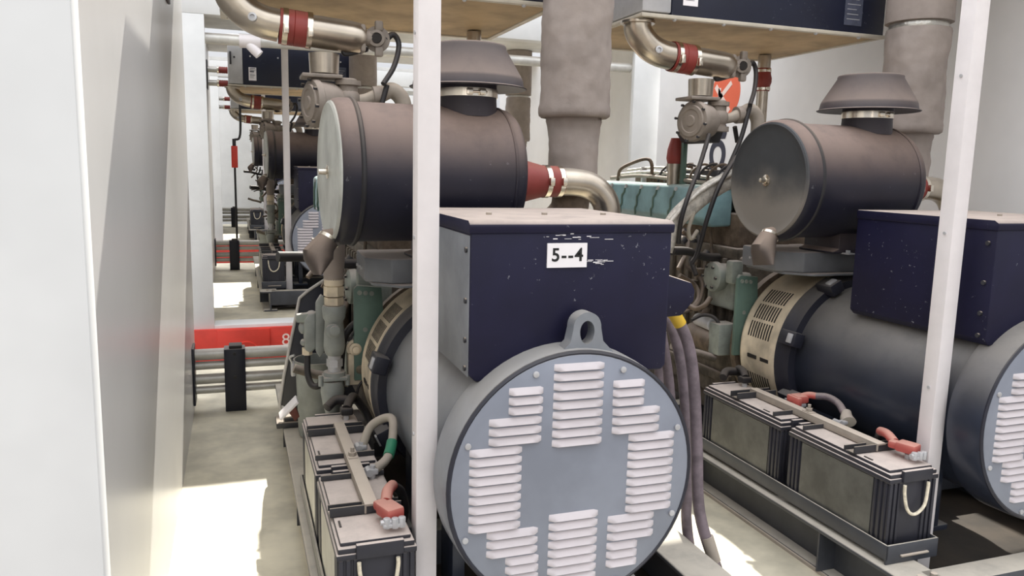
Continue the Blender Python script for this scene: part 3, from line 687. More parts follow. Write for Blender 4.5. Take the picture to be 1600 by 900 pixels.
# ---------------------------------------------------------------- charge air pipe under the cooler
def charge_pipe(label):
    t = thing('charge_air_pipe', label, 'pipe', (.42, 3.62, 1.95)); y = 3.62
    r_ = .068
    a = R(997, 22, y); e = R(1048, 88, y); f = R(1140, 104, y); a.z = 2.284
    b = B(); b.tube([a, a+Vector((0, 0, -.03)), R(1001, 57, y), R(1014, 73, y), R(1031, 83, y), e], r_, 28, 8); el = part('elbow', b, M['steel'], t)
    dv = (f-e).normalized()
    b = B(); b.lathe(a+Vector((0, 0, -.012)), (0, 0, 1), [(0, r_), (0, .085), (.012, .085), (.012, r_)], 32, closed=True); part('elbow_flange', b, M['steel'], el)
    p = R(1029, 78, y-.066); b = B(); b.lathe(p, (-.2, -1, .1), [(-.01, .018), (.012, .018), (.014, .010), (.006, .009), (.006, 0)], 16); part('elbow_port', b, M['tank'], el)
    b = B(); b.lathe(e-dv*.012, dv, [(.012, r_+.001), (.012, r_+.006), (.07, r_+.007), (.072, r_+.0045), (.074, r_+.007), (.13, r_+.006), (.13, r_+.001)], 40, closed=True); h = part('coupling_hose', b, M['red'], t)
    for s_ in (.012, .112):
        b = B(); b.lathe(e+dv*s_, dv, [(0, r_+.005), (0, r_+.009), (.022, r_+.009), (.022, r_+.005)], 40, closed=True); b.box(-.01, .012, -.012, .012, -.02, .02, .003, T=Matrix.Translation(e+dv*s_+Vector((.01, -r_-.012, -.02)))); part('hose_clamp', b, M['bright'], h)
    b = B(); b.lathe(e+dv*.06, dv, [(0, r_), ((f-e).length-.11, r_), ((f-e).length-.07, r_*.94), ((f-e).length-.048, r_*.75), ((f-e).length-.04, 0)], 40)
    part('main_pipe', b, M['steel'], t)
    g = R(1096, 118, y); h_ = R(1092, 153, y)
    b = B(); b.cyl((g.x, y, g.z-.02), (g.x, y, h_.z+.008), .066, .062, n=32); part('down_pipe', b, M['steel'], t)
    # sensor flange at the end
    v = R(1160, 104, y-.01)
    b = B(); b.lathe(v+Vector((0, .03, 0)), (-.25, -1, 0), [(0, .05), (.012, .056), (.03, .056), (.034, .036), (.055, .036), (.058, .024), (.04, .022), (.04, 0)], 28)
    for sg in (-1, 1): b.box(v.x-.018, v.x+.018, y-.03, y+.0, v.z+sg*.055-.022, v.z+sg*.055+.022, .008)
    b.box(v.x-.085, v.x-.06, y-.05, y+.05, v.z-.065, v.z+.055, .012); b.cyl((v.x-.1, y, v.z), (v.x-.02, y, v.z), .034, n=16); part('pressure_valve', b, M['taupe'], t)
    d = Vector((-.25, -1, 0)).normalized(); b = B(); b.cyl(v+Vector((0, .03, 0))+d*.050, v+Vector((0, .03, 0))+d*.060, .021, n=20); part('valve_bore', b, M['slot'], t)
    b = B(); b.tube([v+Vector((.03, 0, 0)), R(1176, 98, y), R(1181, 112, y), R(1179, 140, y-.04), R(1172, 164, y-.09)], [.014, .013, .012, .012, .012], 10); part('valve_cable', b, M['black'], t)
    b = B(); b.tube([v+Vector((-.06, 0, -.05)), R(1142, 118, y), R(1120, 124, y), R(1118, 116, y)], .012, 8); part('valve_hose', b, M['black'], t)
    return t
chg1 = charge_pipe('steel charge pipe with a red coupling above the drum of the 5--4 tagged set')

def return_pipe(label):
    t = thing('coolant_return_pipe', label, 'pipe', (1.26, 4.3, 1.4)); x, y = 1.26, 4.3
    b = B(); b.tube([(x, y, 2.08), (x, y, 1.7), (x, y, 1.5), (x-.01, y, 1.44), (x-.05, y, 1.405), (1.185, y, 1.40)], .036, 20); part('pipe_run', b, M['steel'], t)
    b = B(); b.cyl((x, y, 2.286), (x, y, 2.18), .04, n=24); part('stub', b, M['steel'], t)
    b = B(); b.lathe((x, y, 0), (0, 0, 1), [(2.07, .036), (2.07, .042), (2.10, .044), (2.125, .052), (2.15, .052), (2.175, .045), (2.21, .044), (2.21, .036)], 28, closed=True); h = part('hose', b, M['red'], t)
    for z in (2.075, 2.185):
        b = B(); b.lathe((x, y, 0), (0, 0, 1), [(z, .04), (z, .0465), (z+.016, .0465), (z+.016, .04)], 28, closed=True); b.box(x-.012, x+.012, y-.06, y-.045, z-.002, z+.018, .003); part('hose_clamp', b, M['bright'], h)
    return t
ret1 = return_pipe('steel coolant pipe with red hose just behind the rain cap by the wrapped exhaust')

# ---------------------------------------------------------------- wrapped exhaust
def exhaust(label):
    cx, cy = 1.425, 3.27
    t = thing('exhaust_pipe', label, 'exhaust pipe', (cx, cy, 1.5))
    def jit(s_): return lambda p: s_*noise.noise(Vector((p.x*9, p.y*9, p.z*7)))+s_*.5*noise.noise(Vector((p.x*25, p.y*25, p.z*22)))
    b = B(); zz = [1.782+i*.018 for i in range(29)]
    prof = [(1.784, .118), (1.776, .140), (1.785, .153)]+[(z, .151+(.005 if z < 1.83 else 0)) for z in zz[1:]]+[(2.30, .148), (2.305, .12)]
    b.lathe((cx, cy, 0), (0, 0, 1), prof, 72, jit=jit(.011)); part('upper_wrap', b, M['wrap'], t, sharp=60)
    b = B(); prof = [(1.44, .085)]+[(1.44+i*.02, .105+.0075*min(1, i/9)+(.006 if i > 15 else 0)) for i in range(18)]+[(1.79, .10)]
    b.lathe((cx, cy, 0), (0, 0, 1), prof, 72, jit=jit(.012)); part('lower_wrap', b, M['wrap'], t, sharp=60)
    b = B(); b.tube([(cx, cy, 1.46), (cx-.01, cy+.02, 1.36), (cx-.06, cy+.12, 1.28), (cx-.12, cy+.28, 1.25)], .085, 24); part('turbine_outlet', b, M['brown'], t)
    b = B(); b.lathe((cx, cy, 0), (0, 0, 1), [(2.295, .135), (2.30, .138), (2.325, .138), (2.33, .135)], 48, jit=jit(.004)); part('foil_band', b, M['foil'], t)
    b = B(); b.lathe((cx, cy, 0), (0, 0, 1), [(2.33, .12), (2.331, .158), (2.40, .160), (2.855, .158), (2.855, .12)], 56, jit=jit(.005)); part('roof_sleeve', b, M['wrap'], t, sharp=60)
    return t
exh1 = exhaust('grey wrapped exhaust pipe rising behind the 5--4 tagged box')

# ---------------------------------------------------------------- overhead cooler
def cooler(label):
    t = thing('overhead_cooler', label, 'cooler', (.7, 4.0, 2.28)); x0, x1, y0, y1, z0 = .12, 1.42, 3.5, 4.52, 2.30
    b = B(); b.box(x0, x1, y0, y1, z0, 2.85, .006); part('casing', b, M['navyfar'], t)
    b = B(); b.box(-.04, x0-.002, y0, y1, z0+.012, 2.85, .008); tk = part('end_tank', b, M['tank'], t)
    b = B(); b.box(-.02, .0, y0-.012, y0, 2.52, 2.66, .003); b.cyl((.03, y0-.01, 2.6), (.03, y0, 2.6), .012, n=8); part('tank_hook', b, M['darkmetal'], tk)
    b = B(); b.box(-.03, x1-.01, y0+.01, y1-.01, z0-.006, z0+.001); part('underside', b, M['under'], t)
    b = B()
    b.box(-.045, x1+.005, y0-.008, y0+.022, z0-.014, z0+.004, .002); b.box(-.045, x1+.005, y1-.022, y1+.008, z0-.014, z0+.004, .002)
    b.box(-.047, -.015, y0, y1, z0-.013, z0+.003, .002); b.box(x1-.022, x1+.008, y0, y1, z0-.013, z0+.003, .002)
    rim = part('rim', b, M['rim'], t)
    for x in (.14, .42, .70, .98, 1.26):
        b = B(); b.ball((x, y0+.004, z0-.014), .011); part('rim_bolt', b, M['tank'], rim)
    for x in (.2, .5, .85, 1.2):
        b = B(); b.cyl((x, y0, 2.62), (x, y0-.006, 2.62), .01, n=8); part('casing_screw', b, M['tank'], t)
    b = B(); b.box(.18, .262, y0-.003, y0-.0005, 2.355, 2.50); lb = part('rating_label', b, M['paper'], t, 'white rating label with rows of fine print')
    b = B()
    for i, (z, w, h) in enumerate(((2.485, .06, .007), (2.472, .066, .004), (2.462, .05, .004), (2.446, .046, .012), (2.425, .05, .003), (2.414, .058, .003), (2.404, .05, .003), (2.392, .04, .003), (2.38, .05, .002))):
        b.box(.192, .192+w, y0-.0042, y0-.003, z, z+h)
    part('label_print', b, M['greylabel'], lb)
    b = B(); b.box(1.15, 1.265, y0-.003, y0-.0005, 2.34, 2.56); lb = part('notice_label', b, M['greylabel'], t, 'dull grey notice label')
    b = B()
    for i in range(7): b.box(1.165, 1.25-.012*(i % 3), y0-.0042, y0-.003, 2.37+.025*i, 2.373+.025*i)
    part('notice_print', b, M['tank'], lb)
    return t
col1 = cooler('navy overhead cooler with tan underside above the 5--4 tagged set')

# coolant pipes from the side wall to the cooler tank
def tank_pipes(label):
    t = thing('coolant_pipe', label, 'pipe', (-.16, 4.15, 2.36))
    for z in (2.365, 2.52):
        b = B(); b.cyl((X0+.012, 4.15, z), (-.16, 4.15, z), .034, n=24); part('stub', b, M['galv'], t)
        b = B(); b.tube([(-.165+.012*i, 4.15, z) for i in range(11)], [.036+.004*(i % 2) for i in range(11)], 20, 1); h = part('hose', b, M['red'], t)
        b = B(); b.lathe((-.165, 4.15, z), (1, 0, 0), [(0, .03), (0, .042), (.02, .042), (.02, .03)], 24, closed=True); b.box(-.165, -.145, 4.09, 4.11, z-.02, z+.02, .003); part('hose_clamp', b, M['bright'], h)
    b = B(); b.box(X0, X0+.013, 4.05, 4.25, 2.29, 2.62, .003); part('wall_flange', b, M['darkmetal'], t)
    return t
cpi1 = tank_pipes('short steel pipe pair with red hoses between first wall and cooler tank')

# ---------------------------------------------------------------- batteries
def battery(label, y0, y1, mirror_marks, rope=True):
    x0, x1, z0, z1 = .232, .448, .217, .488
    t = thing('battery', label, 'battery', ((x0+x1)/2, (y0+y1)/2, z0), None)
    b = B(); b.box(x0+.006, x1-.006, y0+.006, y1-.006, z0, z1, .004)
    for x in (x0, x1-.01):
        for y in (y0+.012, y0+.034, y0+.058, y1-.066, y1-.044, y1-.022): b.box(x, x+.01, y, y+.012, z0, z1, .002)
    for y in (y0, y1-.01):
        for x in (x0+.004, x0+.024, x0+.044, x1-.056, x1-.036, x1-.016): b.box(x, x+.012, y, y+.01, z0, z1, .002)
    cs = part('case', b, M['batt'], t)
    for x in (x0+.0025, x1-.0065):
        b = B(); b.box(x, x+.004, y0+.078, y1-.078, z0+.004, z1-.004); part('side_panel', b, M['battside'], cs)
    b = B(); b.box(x0-.003, x1+.003, y0-.003, y1+.003, z1, z1+.018, .004); b.box(x0+.002, x1-.002, y0+.002, y1-.002, z1+.016, z1+.034, .005); b.box(x0+.010, x1-.010, y0+.016, y1-.016, z1+.03, z1+.046, .006)
    lid = part('lid', b, M['batt'], t)
    for y in (y0-.012, y1-.004):
        b = B(); b.box(x0+.05, x1-.035, y, y+.016, z1+.004, z1+.046, .003); part('latch_block', b, M['batt'], lid)
    b = B(); b.box(x0+.02, x0+.026, y0+.11, y0+.15, z1+.040, z1+.049); part('lid_mark', b, M['black'], lid)
    for y, s_ in ((y0-.011, 1), (y1+.011, -1)):
        xm = x0+.112
        b = B(); b.tube([(xm-.055, y, z1-.004), (xm-.053, y, z1-.035), (xm-.042, y-.003*s_, z1-.085), (xm-.02, y-.005*s_, z1-.112), (xm+.01, y-.005*s_, z1-.112), (xm+.04, y-.004*s_, z1-.085), (xm+.052, y, z1-.03), (xm+.052, y, z1-.004)], .0058, 8); part('rope_handle', b, M['rope'], t)
    for y in (y0+.09, y1-.09):
        b = B(); b.cyl((x1-.05, y, z1+.046), (x1-.05, y, z1+.064), .012, n=14); part('terminal', b, M['tank'], t)
    return t
BZ = .488+.046
bat_near1 = battery('dusty black battery with a red boot nearest the corridor, front of its pair', 2.03, 2.565, False)
bat_far1 = battery('dusty black battery behind the first one on the corridor tray', 2.62, 3.20, False)

bat_plain = tree_copy(bat_near1), tree_copy(bat_far1)      # the second set keeps sides free of painted corridor light
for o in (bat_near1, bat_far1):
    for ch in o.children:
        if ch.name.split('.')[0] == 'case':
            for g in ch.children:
                g.data = g.data.copy(); g.data.materials.clear(); g.data.materials.append(M['battlit'])  # corridor light put into the colour of these sides
def tray(label):
    t = thing('battery_tray', label, 'tray', (.34, 2.62, .2)); x0, x1, y0, y1 = .222, .457, 2.005, 3.235
    b = B(); b.box(x0+.03, x1-.03, y0+.02, y1-.02, .2008, .216); part('base', b, M['skid'], t)
    for a in ((x0, x0+.008, y0, y1, .216, .272), (x1-.005, x1, y0, y1, .216, .272), (x0, x1, y0, y0+.008, .2008, .272), (x0, x1, y1-.008, y1, .216, .272)):
        b = B(); b.box(*a, .002); part('side_wall', b, M['skid'], t)
    b = B(); b.box(x0+.06, x1-.05, y0-.010, y0, .226, .233, .002); part('end_lip', b, M['dustbar'], t)
    return t
tray1 = tray('dark steel tray holding the two batteries beside the corridor')

def holddown(label):
    t = thing('battery_clamp_bar', label, 'clamp bar', (.34, 2.6, BZ)); z = BZ
    xb = .352
    b = B(); b.box(xb-.02, xb+.02, 2.20, 2.98, z+.026, z+.034, .002); b.box(xb-.02, xb-.014, 2.20, 2.98, z+.004, z+.03, .002); part('long_bar', b, M['dustbar'], t)
    for y in (2.225, 2.49, 2.68, 2.95):
        if y in (2.225, 2.95):
            b = B(); b.box(.232, .442, y-.02, y-.013, z+.001, z+.03, .002); b.box(.232, .442, y-.02, y+.018, z+.001, z+.006, .002)
            if y == 2.95: b.box(.232, .442, y+.03, y+.037, z+.001, z+.028, .002)
            else: b.box(.232, .442, y+.03, y+.036, z+.001, z+.02, .002)
        else:
            b = B(); b.box(.235, .44, y-.004, y+.004, z+.001, z+.02, .002)
        part('cross_angle', b, M['darkmetal'], t)
    b = B(); b.hexnut((xb, 2.60, z+.034), (xb, 2.60, z+.05), .014); b.cyl((xb, 2.60, z+.05), (xb, 2.60, z+.066), .007, n=10); b.box(xb-.016, xb+.016, 2.575, 2.625, z+.033, z+.037); part('bolt', b, M['dustbar'], t)
    return t
hold1 = holddown('dusty steel bar clamping down the two corridor batteries')

def red_lead(label, x, y, pts):
    t = thing('battery_lead', label, 'cable', (x, y, BZ+.02)); z = BZ+.032
    b = B(); T = Matrix.Translation((x, y, z)) @ Matrix.Rotation(.35, 4, 'Z')
    b.box(-.026, .03, -.018, .055, -.006, .03, .008, T=T); b.box(-.018, .022, .04, .085, -.004, .024, .008, T=T); part('red_boot', b, M['boot'], t, 'faded red terminal boot')
    b = B()
    for dx, dy in ((-.022, -.03), (0, -.034), (.02, -.032)): b.cyl((x+dx, y+dy, z-.018), (x+dx, y+dy, z+.012), .011, n=8, bev=.003)
    b.box(x-.034, x+.03, y-.04, y-.02, z-.016, z-.004, .003); b.cyl((x-.04, y-.03, z), (x-.01, y-.03, z), .008, n=6); part('clamp', b, M['tank'], t)
    b = B(); b.tube(pts[:3], .017, 12); part('sleeve', b, M['boot'], t, 'faded red sleeve')
    b = B(); b.tube(pts[2:], .0155, 12); part('cable', b, M['black'], t)
    return t
tx = .396
lead1 = red_lead('red booted lead on the front end of the first corridor battery', tx, 2.10, [(tx-.005, 2.18, BZ+.042), (tx+.01, 2.23, BZ+.055), (tx+.035, 2.29, BZ+.045), (tx+.07, 2.33, BZ+.0), (tx+.085, 2.36, BZ-.08), (tx+.075, 2.42, BZ-.2)])

# ---------------------------------------------------------------- upright post
def post(label):
    b = B(); b.box(.460, .522, 2.086, 2.148, .0245, 2.86, .004)
    t = thing('support_post', label, 'post', (.506, 2.13, 0)); part('tube', b, M['post'], t)
    for z in (1.36, 1.9, .8):
        b = B(); b.cyl((.460, 2.117, z), (.456, 2.117, z), .006, n=8); part('rivet', b, M['tank'], t)
    return t
post1 = post('white square post standing before the 5--4 tagged box')

# ---------------------------------------------------------------- floor rail of pipes across the corridor end
def rail(label):
    t = thing('floor_pipe_rail', label, 'pipe rail', (.2, 5.15, 0)); y = 5.15
    for z, r_ in ((.362, .036), (.292, .026), (.205, .032), (.135, .024)):
        b = B(); b.cyl((X0+.015, y, z), (3.6, y, z), r_, n=20); part('pipe', b, M['galv'], t)
    b = B(); b.box(-.095, .03, y-.06, y+.06, 0, .40, .004); cl = part('clamp_column', b, M['plate'], t)
    b = B(); b.box(-.065, .012, y-.05, y+.05, .40, .42, .004); b.cyl((-.033, y-.06, .37), (-.033, y-.066, .37), .011, n=6); b.cyl((-.033, y-.06, .22), (-.033, y-.066, .22), .011, n=6); part('cap_block', b, M['black'], cl)
    b = B(); b.box(X0, X0+.014, y-.09, y+.09, .06, .42, .003); part('wall_plate', b, M['plate'], t)
    return t
rail1 = rail('steel floor pipes with dark clamp column at the corridor end, before red sill')

# ================================================================== ONLY BESIDE THE FIRST SET
# standpipe with couplings and valve
y = 3.31
t = stand1 = thing('standpipe', 'dusty grey standpipe with hex couplings and valve behind the corridor batteries', 'standpipe', (.44, y, .3))
def v_(px, py): return L(px, py, y)
xs = L(522, 500, y).x
zt = lambda py: L(522, py, y).z
b = B(); b.lathe((xs, y, 0), (0, 0, 1), [(zt(440), .036), (zt(436), .040), (zt(410), .046), (zt(378), .05), (zt(372), .046)], 28); part('ribbed_hose', b, M['wrap'], t)
b = B(); b.lathe((xs, y, 0), (0, 0, 1), [(zt(447), .034), (zt(445), .040), (zt(430), .040), (zt(428), .036)], 24); part('ferrule', b, M['collar'], t)
for p0, p1, r_ in ((447, 462, .042), (464, 476, .040)):
    b = B(); b.hexnut((xs, y, zt(p1)), (xs, y, zt(p0)), r_); part('hex_coupling', b, M['collar'], t)
b = B(); b.lathe((xs, y, 0), (0, 0, 1), [(zt(554), .034), (zt(550), .04), (zt(540), .045), (zt(520), .042), (zt(502), .038), (zt(496), .046), (zt(482), .050), (zt(477), .045)], 28)
b.cyl(v_(521, 513)+Vector((.0, -.03, 0)), v_(521, 513)+Vector((0, -.062, 0)), .022, n=20, bev=.004); b.lathe(v_(519, 514)+Vector((0, -.02, 0)), (0, -1, 0), [(0, .03), (.028, .03), (.030, .026), (.03, 0)], 20); part('valve_body', b, M['greyfit'], t)
b = B(); b.cyl((xs, y, zt(582)), (xs, y, zt(552)), .028, n=20); b.hexnut((xs, y, zt(572)), (xs, y, zt(560)), .034); part('union', b, M['tank'], t)
b = B(); b.box(xs-.05, xs+.05, y-.045, y+.045, zt(592), zt(586), .004); b.cyl((xs, y, zt(590)), (xs, y, zt(580)), .046, n=24); b.cyl((xs-.06, y-.02, zt(600)), (xs-.06, y-.02, zt(584)), .01, n=8); b.cyl((xs+.05, y-.03, zt(600)), (xs+.05, y-.03, zt(584)), .01, n=8); part('flange', b, M['greyfit'], t)
b = B(); b.lathe((xs-.01, y, 0), (0, 0, 1), [(.205, .04), (zt(645), .03), (zt(630), .042), (zt(610), .05), (zt(594), .046)], 24); part('bowl', b, M['greyfit'], t)

# pump casting left of it
y = 3.5
y = 3.42
t = pump1 = thing('hand_pump', 'grey pump casting with flat lever beside the standpipe', 'pump', (.36, y, .62))
def pz(px, py): p = L(px, py, y); return (p.x, p.z)
b = B(); b.prism([pz(482, 487), pz(493, 486), pz(494, 542), pz(485, 550), pz(476, 546), pz(474, 500)], 'y', y-.03, y+.04, .012, 3); b.ball(L(473, 512, y), .018, 1, 1, 1.5); b.ball(L(475, 535, y), .016); part('casting', b, M['greyfit'], t)
b = B(); b.prism([pz(500, 457), pz(505, 462), pz(506, 545), pz(498, 555), pz(492, 546), pz(492, 470)], 'y', y-.045, y-.02, .006, 2); part('flange_plate', b, M['greyfit'], t)
b = B(); b.prism([pz(463, 491), pz(494, 487), pz(496, 503), pz(463, 503)], 'y', y-.02, y+.02, .004); part('lever', b, M['enginelt'], t)
b = B(); c = L(480, 545, y); b.hexnut((c.x, y, c.z-.025), (c.x, y, c.z+.005), .022); b.cyl((c.x, y, c.z-.04), (c.x, y, c.z-.02), .012, n=12); part('drain_nut', b, M['collar'], t)
b = B(); b.tube([(c.x, y, c.z-.03), L(481, 585, y-.02), L(488, 602, y-.04), L(499, 602, y-.05), L(503, 590, y-.05)], .014, 10); part('drain_hose', b, M['black'], t)

# pail behind
y = 3.93
c = L(498, 560, y); cb = .205
t = pail1 = thing('metal_pail', 'open grey metal pail standing on the skid behind the pump', 'pail', (c.x, y, cb))
b = B(); zt_ = c.z
b.lathe((c.x, y, 0), (0, 0, 1), [(cb, 0), (cb, .098), (cb+.02, .104), (zt_-.05, .112), (zt_-.045, .118), (zt_-.005, .12), (zt_, .124), (zt_, .116), (zt_-.01, .112), (cb+.03, .098), (cb+.03, 0)], 48); part('pail_body', b, M['greyfit'], t)
b = B(); b.box(c.x-.135, c.x-.115, y-.02, y+.02, zt_-.08, zt_-.01, .004); b.tube([(c.x-.125, y-.01, zt_-.02), (c.x-.14, y-.03, zt_+.02), (c.x-.12, y-.05, zt_+.035)], .006, 8); part('ear', b, M['tank'], t)

# dark guard plate with a pale edge
y = 4.12
pp = [L(*q, y) for q in ((507, 437), (472, 462), (464, 486), (437, 632), (456, 640), (526, 640), (526, 437))]
t = guard1 = thing('guard_plate', 'dark navy guard plate with pale edge behind the pump', 'guard', (pp[3].x+.15, y, .2))
b = B(); b.prism([(p.x, p.z) for p in pp], 'y', y, y+.02, .002); part('plate', b, M['plate'], t)
b = B(); b.tube([p+Vector((0, -.004, 0)) for p in pp[:5]], .008, 8, 3); part('edge_strip', b, M['plateedge'], t)
p = pp[3]; b = B(); b.box(p.x-.02, p.x+.16, y-.06, y+.08, .2012, .23, .004); b.box(p.x+.02, p.x+.1, y-.04, y+.05, .23, .25, .004); part('foot', b, M['darkmetal'], t)

# starter side fittings and black hose
y = 3.36
t = hose1 = thing('coolant_hose', 'thick black hose curving beside the cream collar of the corridor set', 'hose', (.5, y, .56))
b = B(); b.tube([L(568, 503, y), L(552, 508, y), L(538, 528, y), L(533, 560, y), L(532, 592, y), L(533, 612, y)], .016, 12); part('hose_run', b, M['black'], t)
t = sol1 = thing('sender_unit', 'small dusty sender with brass fitting beside the black hose', 'sender', (.52, 3.3, .62)); y = 3.31
b = B(); c = L(555, 545, y); b.lathe(c+Vector((0, .03, 0)), (0, -1, 0), [(0, .034), (.02, .036), (.022, .026), (.04, .026), (.042, .016), (.06, .015), (.062, 0)], 20); part('sender_body', b, M['collar'], t)
b = B(); b.box(c.x-.03, c.x+.05, y, y+.05, c.z-.16, c.z-.02, .008); b.cyl((c.x+.02, y-.01, c.z-.09), (c.x+.02, y+.01, c.z-.09), .02, n=12); part('sender_bracket', b, M['collar'], t)
b = B(); b.tube([L(548, 530, y), L(552, 520, y), L(562, 512, y), L(568, 520, y), L(563, 530, y)], .006, 8); b.tube([L(562, 572, y), L(570, 588, y), L(560, 605, y), L(556, 628, y)], .006, 8); part('sender_wire', b, M['black'], t)

# wedge left on the skid edge
y = 3.5
t = wedge1 = thing('wheel_chock', 'small wedge with pale face and maroon core lying at the skid edge', 'wedge', (.25, y, .2))
pw = [L(*q, y) for q in ((436, 648), (466, 622), (462, 640), (452, 650))]
b = B(); b.prism([(p.x, p.z) for p in (L(436, 650, y), L(463, 622, y), L(466, 625, y), L(439, 652, y))], 'y', y-.05, y+.05, .002); part('face', b, M['post'], t)
b = B(); b.prism([(p.x, p.z) for p in (L(450, 640, y), L(460, 630, y), L(467, 647, y), L(460, 654, y))], 'y', y-.04, y+.04, .002); part('core', b, M['maroon'], t)

# beige jumper with green tape between the two corridor batteries
zj = BZ+.03
t = jump1 = thing('battery_jumper', 'beige cable looped between the two corridor batteries with green tape', 'cable', (.42, 2.6, BZ))
pj = [(.405, 2.715, BZ+.03), (.432, 2.73, BZ+.085), (.468, 2.72, BZ+.115), (.497, 2.69, BZ+.130), (.503, 2.655, BZ+.118), (.487, 2.60, BZ+.062), (.458, 2.545, BZ+.032), (.405, 2.475, BZ+.026)]
b = B(); b.tube(pj, .0155, 12); part('cable', b, M['beigecable'], t)
b = B(); b.tube([(.490, 2.61, BZ+.07), (.48, 2.585, BZ+.052), (.468, 2.56, BZ+.038)], .019, 12, 4); part('green_tape', b, M['greentape'], t, 'green tape on the cable')
for yy in (2.71, 2.475):
    b = B(); b.box(.378, .418, yy-.016, yy+.016, BZ+.015, BZ+.034, .005); b.cyl((.388, yy-.02, BZ+.024), (.388, yy+.02, BZ+.024), .013, n=8); b.cyl((.40, yy, BZ+.034), (.40, yy, BZ+.044), .01, n=6); part('lug', b, M['tank'], t)
# black cluster on the rear terminal
t = blk1 = thing('terminal_cable', 'black cable clamp on the rear end of the second corridor battery', 'cable', (.4, 3.12, BZ))
b = B(); b.tube([(.40, 3.11, BZ+.045), (.42, 3.16, BZ+.065), (.45, 3.24, BZ+.05), (.50, 3.25, BZ-.03), (.54, 3.2, BZ-.14)], .018, 12); part('cable', b, M['black'], t)
b = B(); b.box(.375, .425, 3.09, 3.14, BZ+.0195, BZ+.05, .008); b.tube([(.33, 3.19, BZ+.03), (.37, 3.22, BZ+.05), (.43, 3.22, BZ+.045)], .02, 10); part('clamp', b, M['black'], t)

# tail of power cables dropping to the floor beyond the first alternator
y = 2.42
grp = 'power cables dropping from the tagged box'
C_ = [('grey power cable with a yellow tape band, upper of the dropping cables', [L(1046, 480, 2.42), L(1062, 505, 2.42), L(1077, 545, 2.41), L(1085, 610, 2.40), L(1089, 700, 2.38), L(1093, 800, 2.35), (1.63, 2.30, .12), (1.652, 2.24, .025), (1.66, 2.12, .022), (1.66, 1.8, .022)], .0215),
      ('grey power cable tight beside the yellow taped cable', [L(1036, 490, 2.55), L(1052, 520, 2.55), L(1064, 570, 2.54), L(1071, 640, 2.52), L(1076, 740, 2.50), (1.60, 2.47, .25), (1.612, 2.44, .1), (1.60, 2.37, .022), (1.59, 1.8, .022)], .02),
      ('grey power cable showing below the silver end cover, by the sunlit floor', [L(1034, 520, 2.66), L(1046, 600, 2.66), L(1052, 700, 2.64), L(1059, 780, 2.60), (1.59, 2.59, .2), (1.60, 2.61, .1), (1.612, 2.69, .026), (1.62, 3.0, .021)], .019),
      ('grey power cable closest to the rim of the silver end cover', [L(1028, 560, 2.78), L(1034, 660, 2.78), L(1039, 740, 2.76), (1.60, 2.75, .25), (1.66, 2.77, .1), (1.70, 2.85, .024), (1.70, 3.1, .02)], .018)]
for i, (lb, pts, r_) in enumerate(C_):
    pts = [Vector(p) for p in pts]; e = pts[-1]
    t = thing('power_cable', lb, 'cable', (e.x, e.y, 0))
    b = B(); b.tube(pts, r_, 14); part('cable', b, M['cable'], t)
    if i == 0:
        b = B(); b.tube([L(1050, 487, y), L(1056, 495, y), L(1063, 507, y)], r_+.002, 14, 4); part('yellow_tape', b, M['yellow'], t, 'yellow tape band')
        b = B(); b.tube([pts[5].lerp(pts[6], .45), pts[5].lerp(pts[6], .7), pts[5].lerp(pts[6], .9)], r_+.002, 14, 4); part('worn_patch', b, M['dustbar'], t, 'pale worn patch')
t = thing('corrugated_conduit', 'black corrugated conduit behind the dropping power cables', 'conduit', (1.42, 2.6, 0))
pts = [L(1046, 835, 2.6), L(1052, 870, 2.58), L(1056, 905, 2.55)]; pts.append(pts[-1]+Vector((.02, -.05, -.12)))
pp_ = []
for i in range(len(pts)-1):
    for k in range(10): pp_.append(pts[i].lerp(pts[i+1], k/10))
b = B(); b.tube(pp_, [.02+.003*(i % 2) for i in range(len(pp_))], 12, 1); part('conduit_run', b, M['black'], t)

# ================================================================== THE OTHER SETS
S2 = (1.9, 0, 0)
dup(skid1, S2, 'dark steel skid with a wide dusty ledge under the set by the lettered wall')
a2 = alt_plain; a2.location += Vector(S2); a2['label'] = 'dark alternator with cream slotted collar on the set by the lettered wall'
a_ = dup(air1, S2, 'black air cleaner drum showing its round grey lid and full rain cap')
for ch in a_.children:
    if ch.name.split('.')[0] == 'lid':
        ch.data = ch.data.copy(); ch.data.materials.clear(); ch.data.materials.append(M['lidhalf'])
        ch['label'] = 'dark lid with a dusty lower half'
dup(brk1, S2, 'grey channel bracket under the drum with the round grey lid')
dup(eng1, S2, 'dusty engine with long teal manifold, visible between the two sets')
dup(reg1, S2, 'round grey regulator valve hanging before the orange emblem')
dup(chg1, S2, 'steel charge pipe with a red coupling before the orange emblem')
dup(ret1, S2, 'steel coolant pipe with red hose beside the orange emblem')
dup(exh1, S2, 'grey wrapped exhaust pipe with foil band beside the pale side wall')
dup(col1, S2, 'navy overhead cooler with white rating label above the orange emblem')
for o, l_ in zip(bat_plain, ('dusty black battery with hanging white rope, in front on the tray by the bare alternator', 'dusty black battery behind the roped one on the tray by the bare alternator')):
    o.location += Vector(S2); o['label'] = l_
dup(tray1, S2, 'dark steel tray under the two batteries beside the sunlit floor strip')
dup(hold1, S2, 'dusty steel bar across the two batteries beside the sunlit floor strip')
dup(post1, S2, 'white square post standing between roped battery and bare alternator')
lead2 = dup(lead1, S2, 'red booted lead on the battery with hanging white rope')
t = jump2 = thing('battery_jumper', 'red and grey cable joining the two batteries by the bare alternator', 'cable', (2.32, 2.6, BZ))
b = B(); b.tube([(2.33, 2.74, BZ+.055), (2.35, 2.72, BZ+.065), (2.37, 2.70, BZ+.065)], .0155, 12); part('red_cable', b, M['boot'], t, 'faded red sleeve')
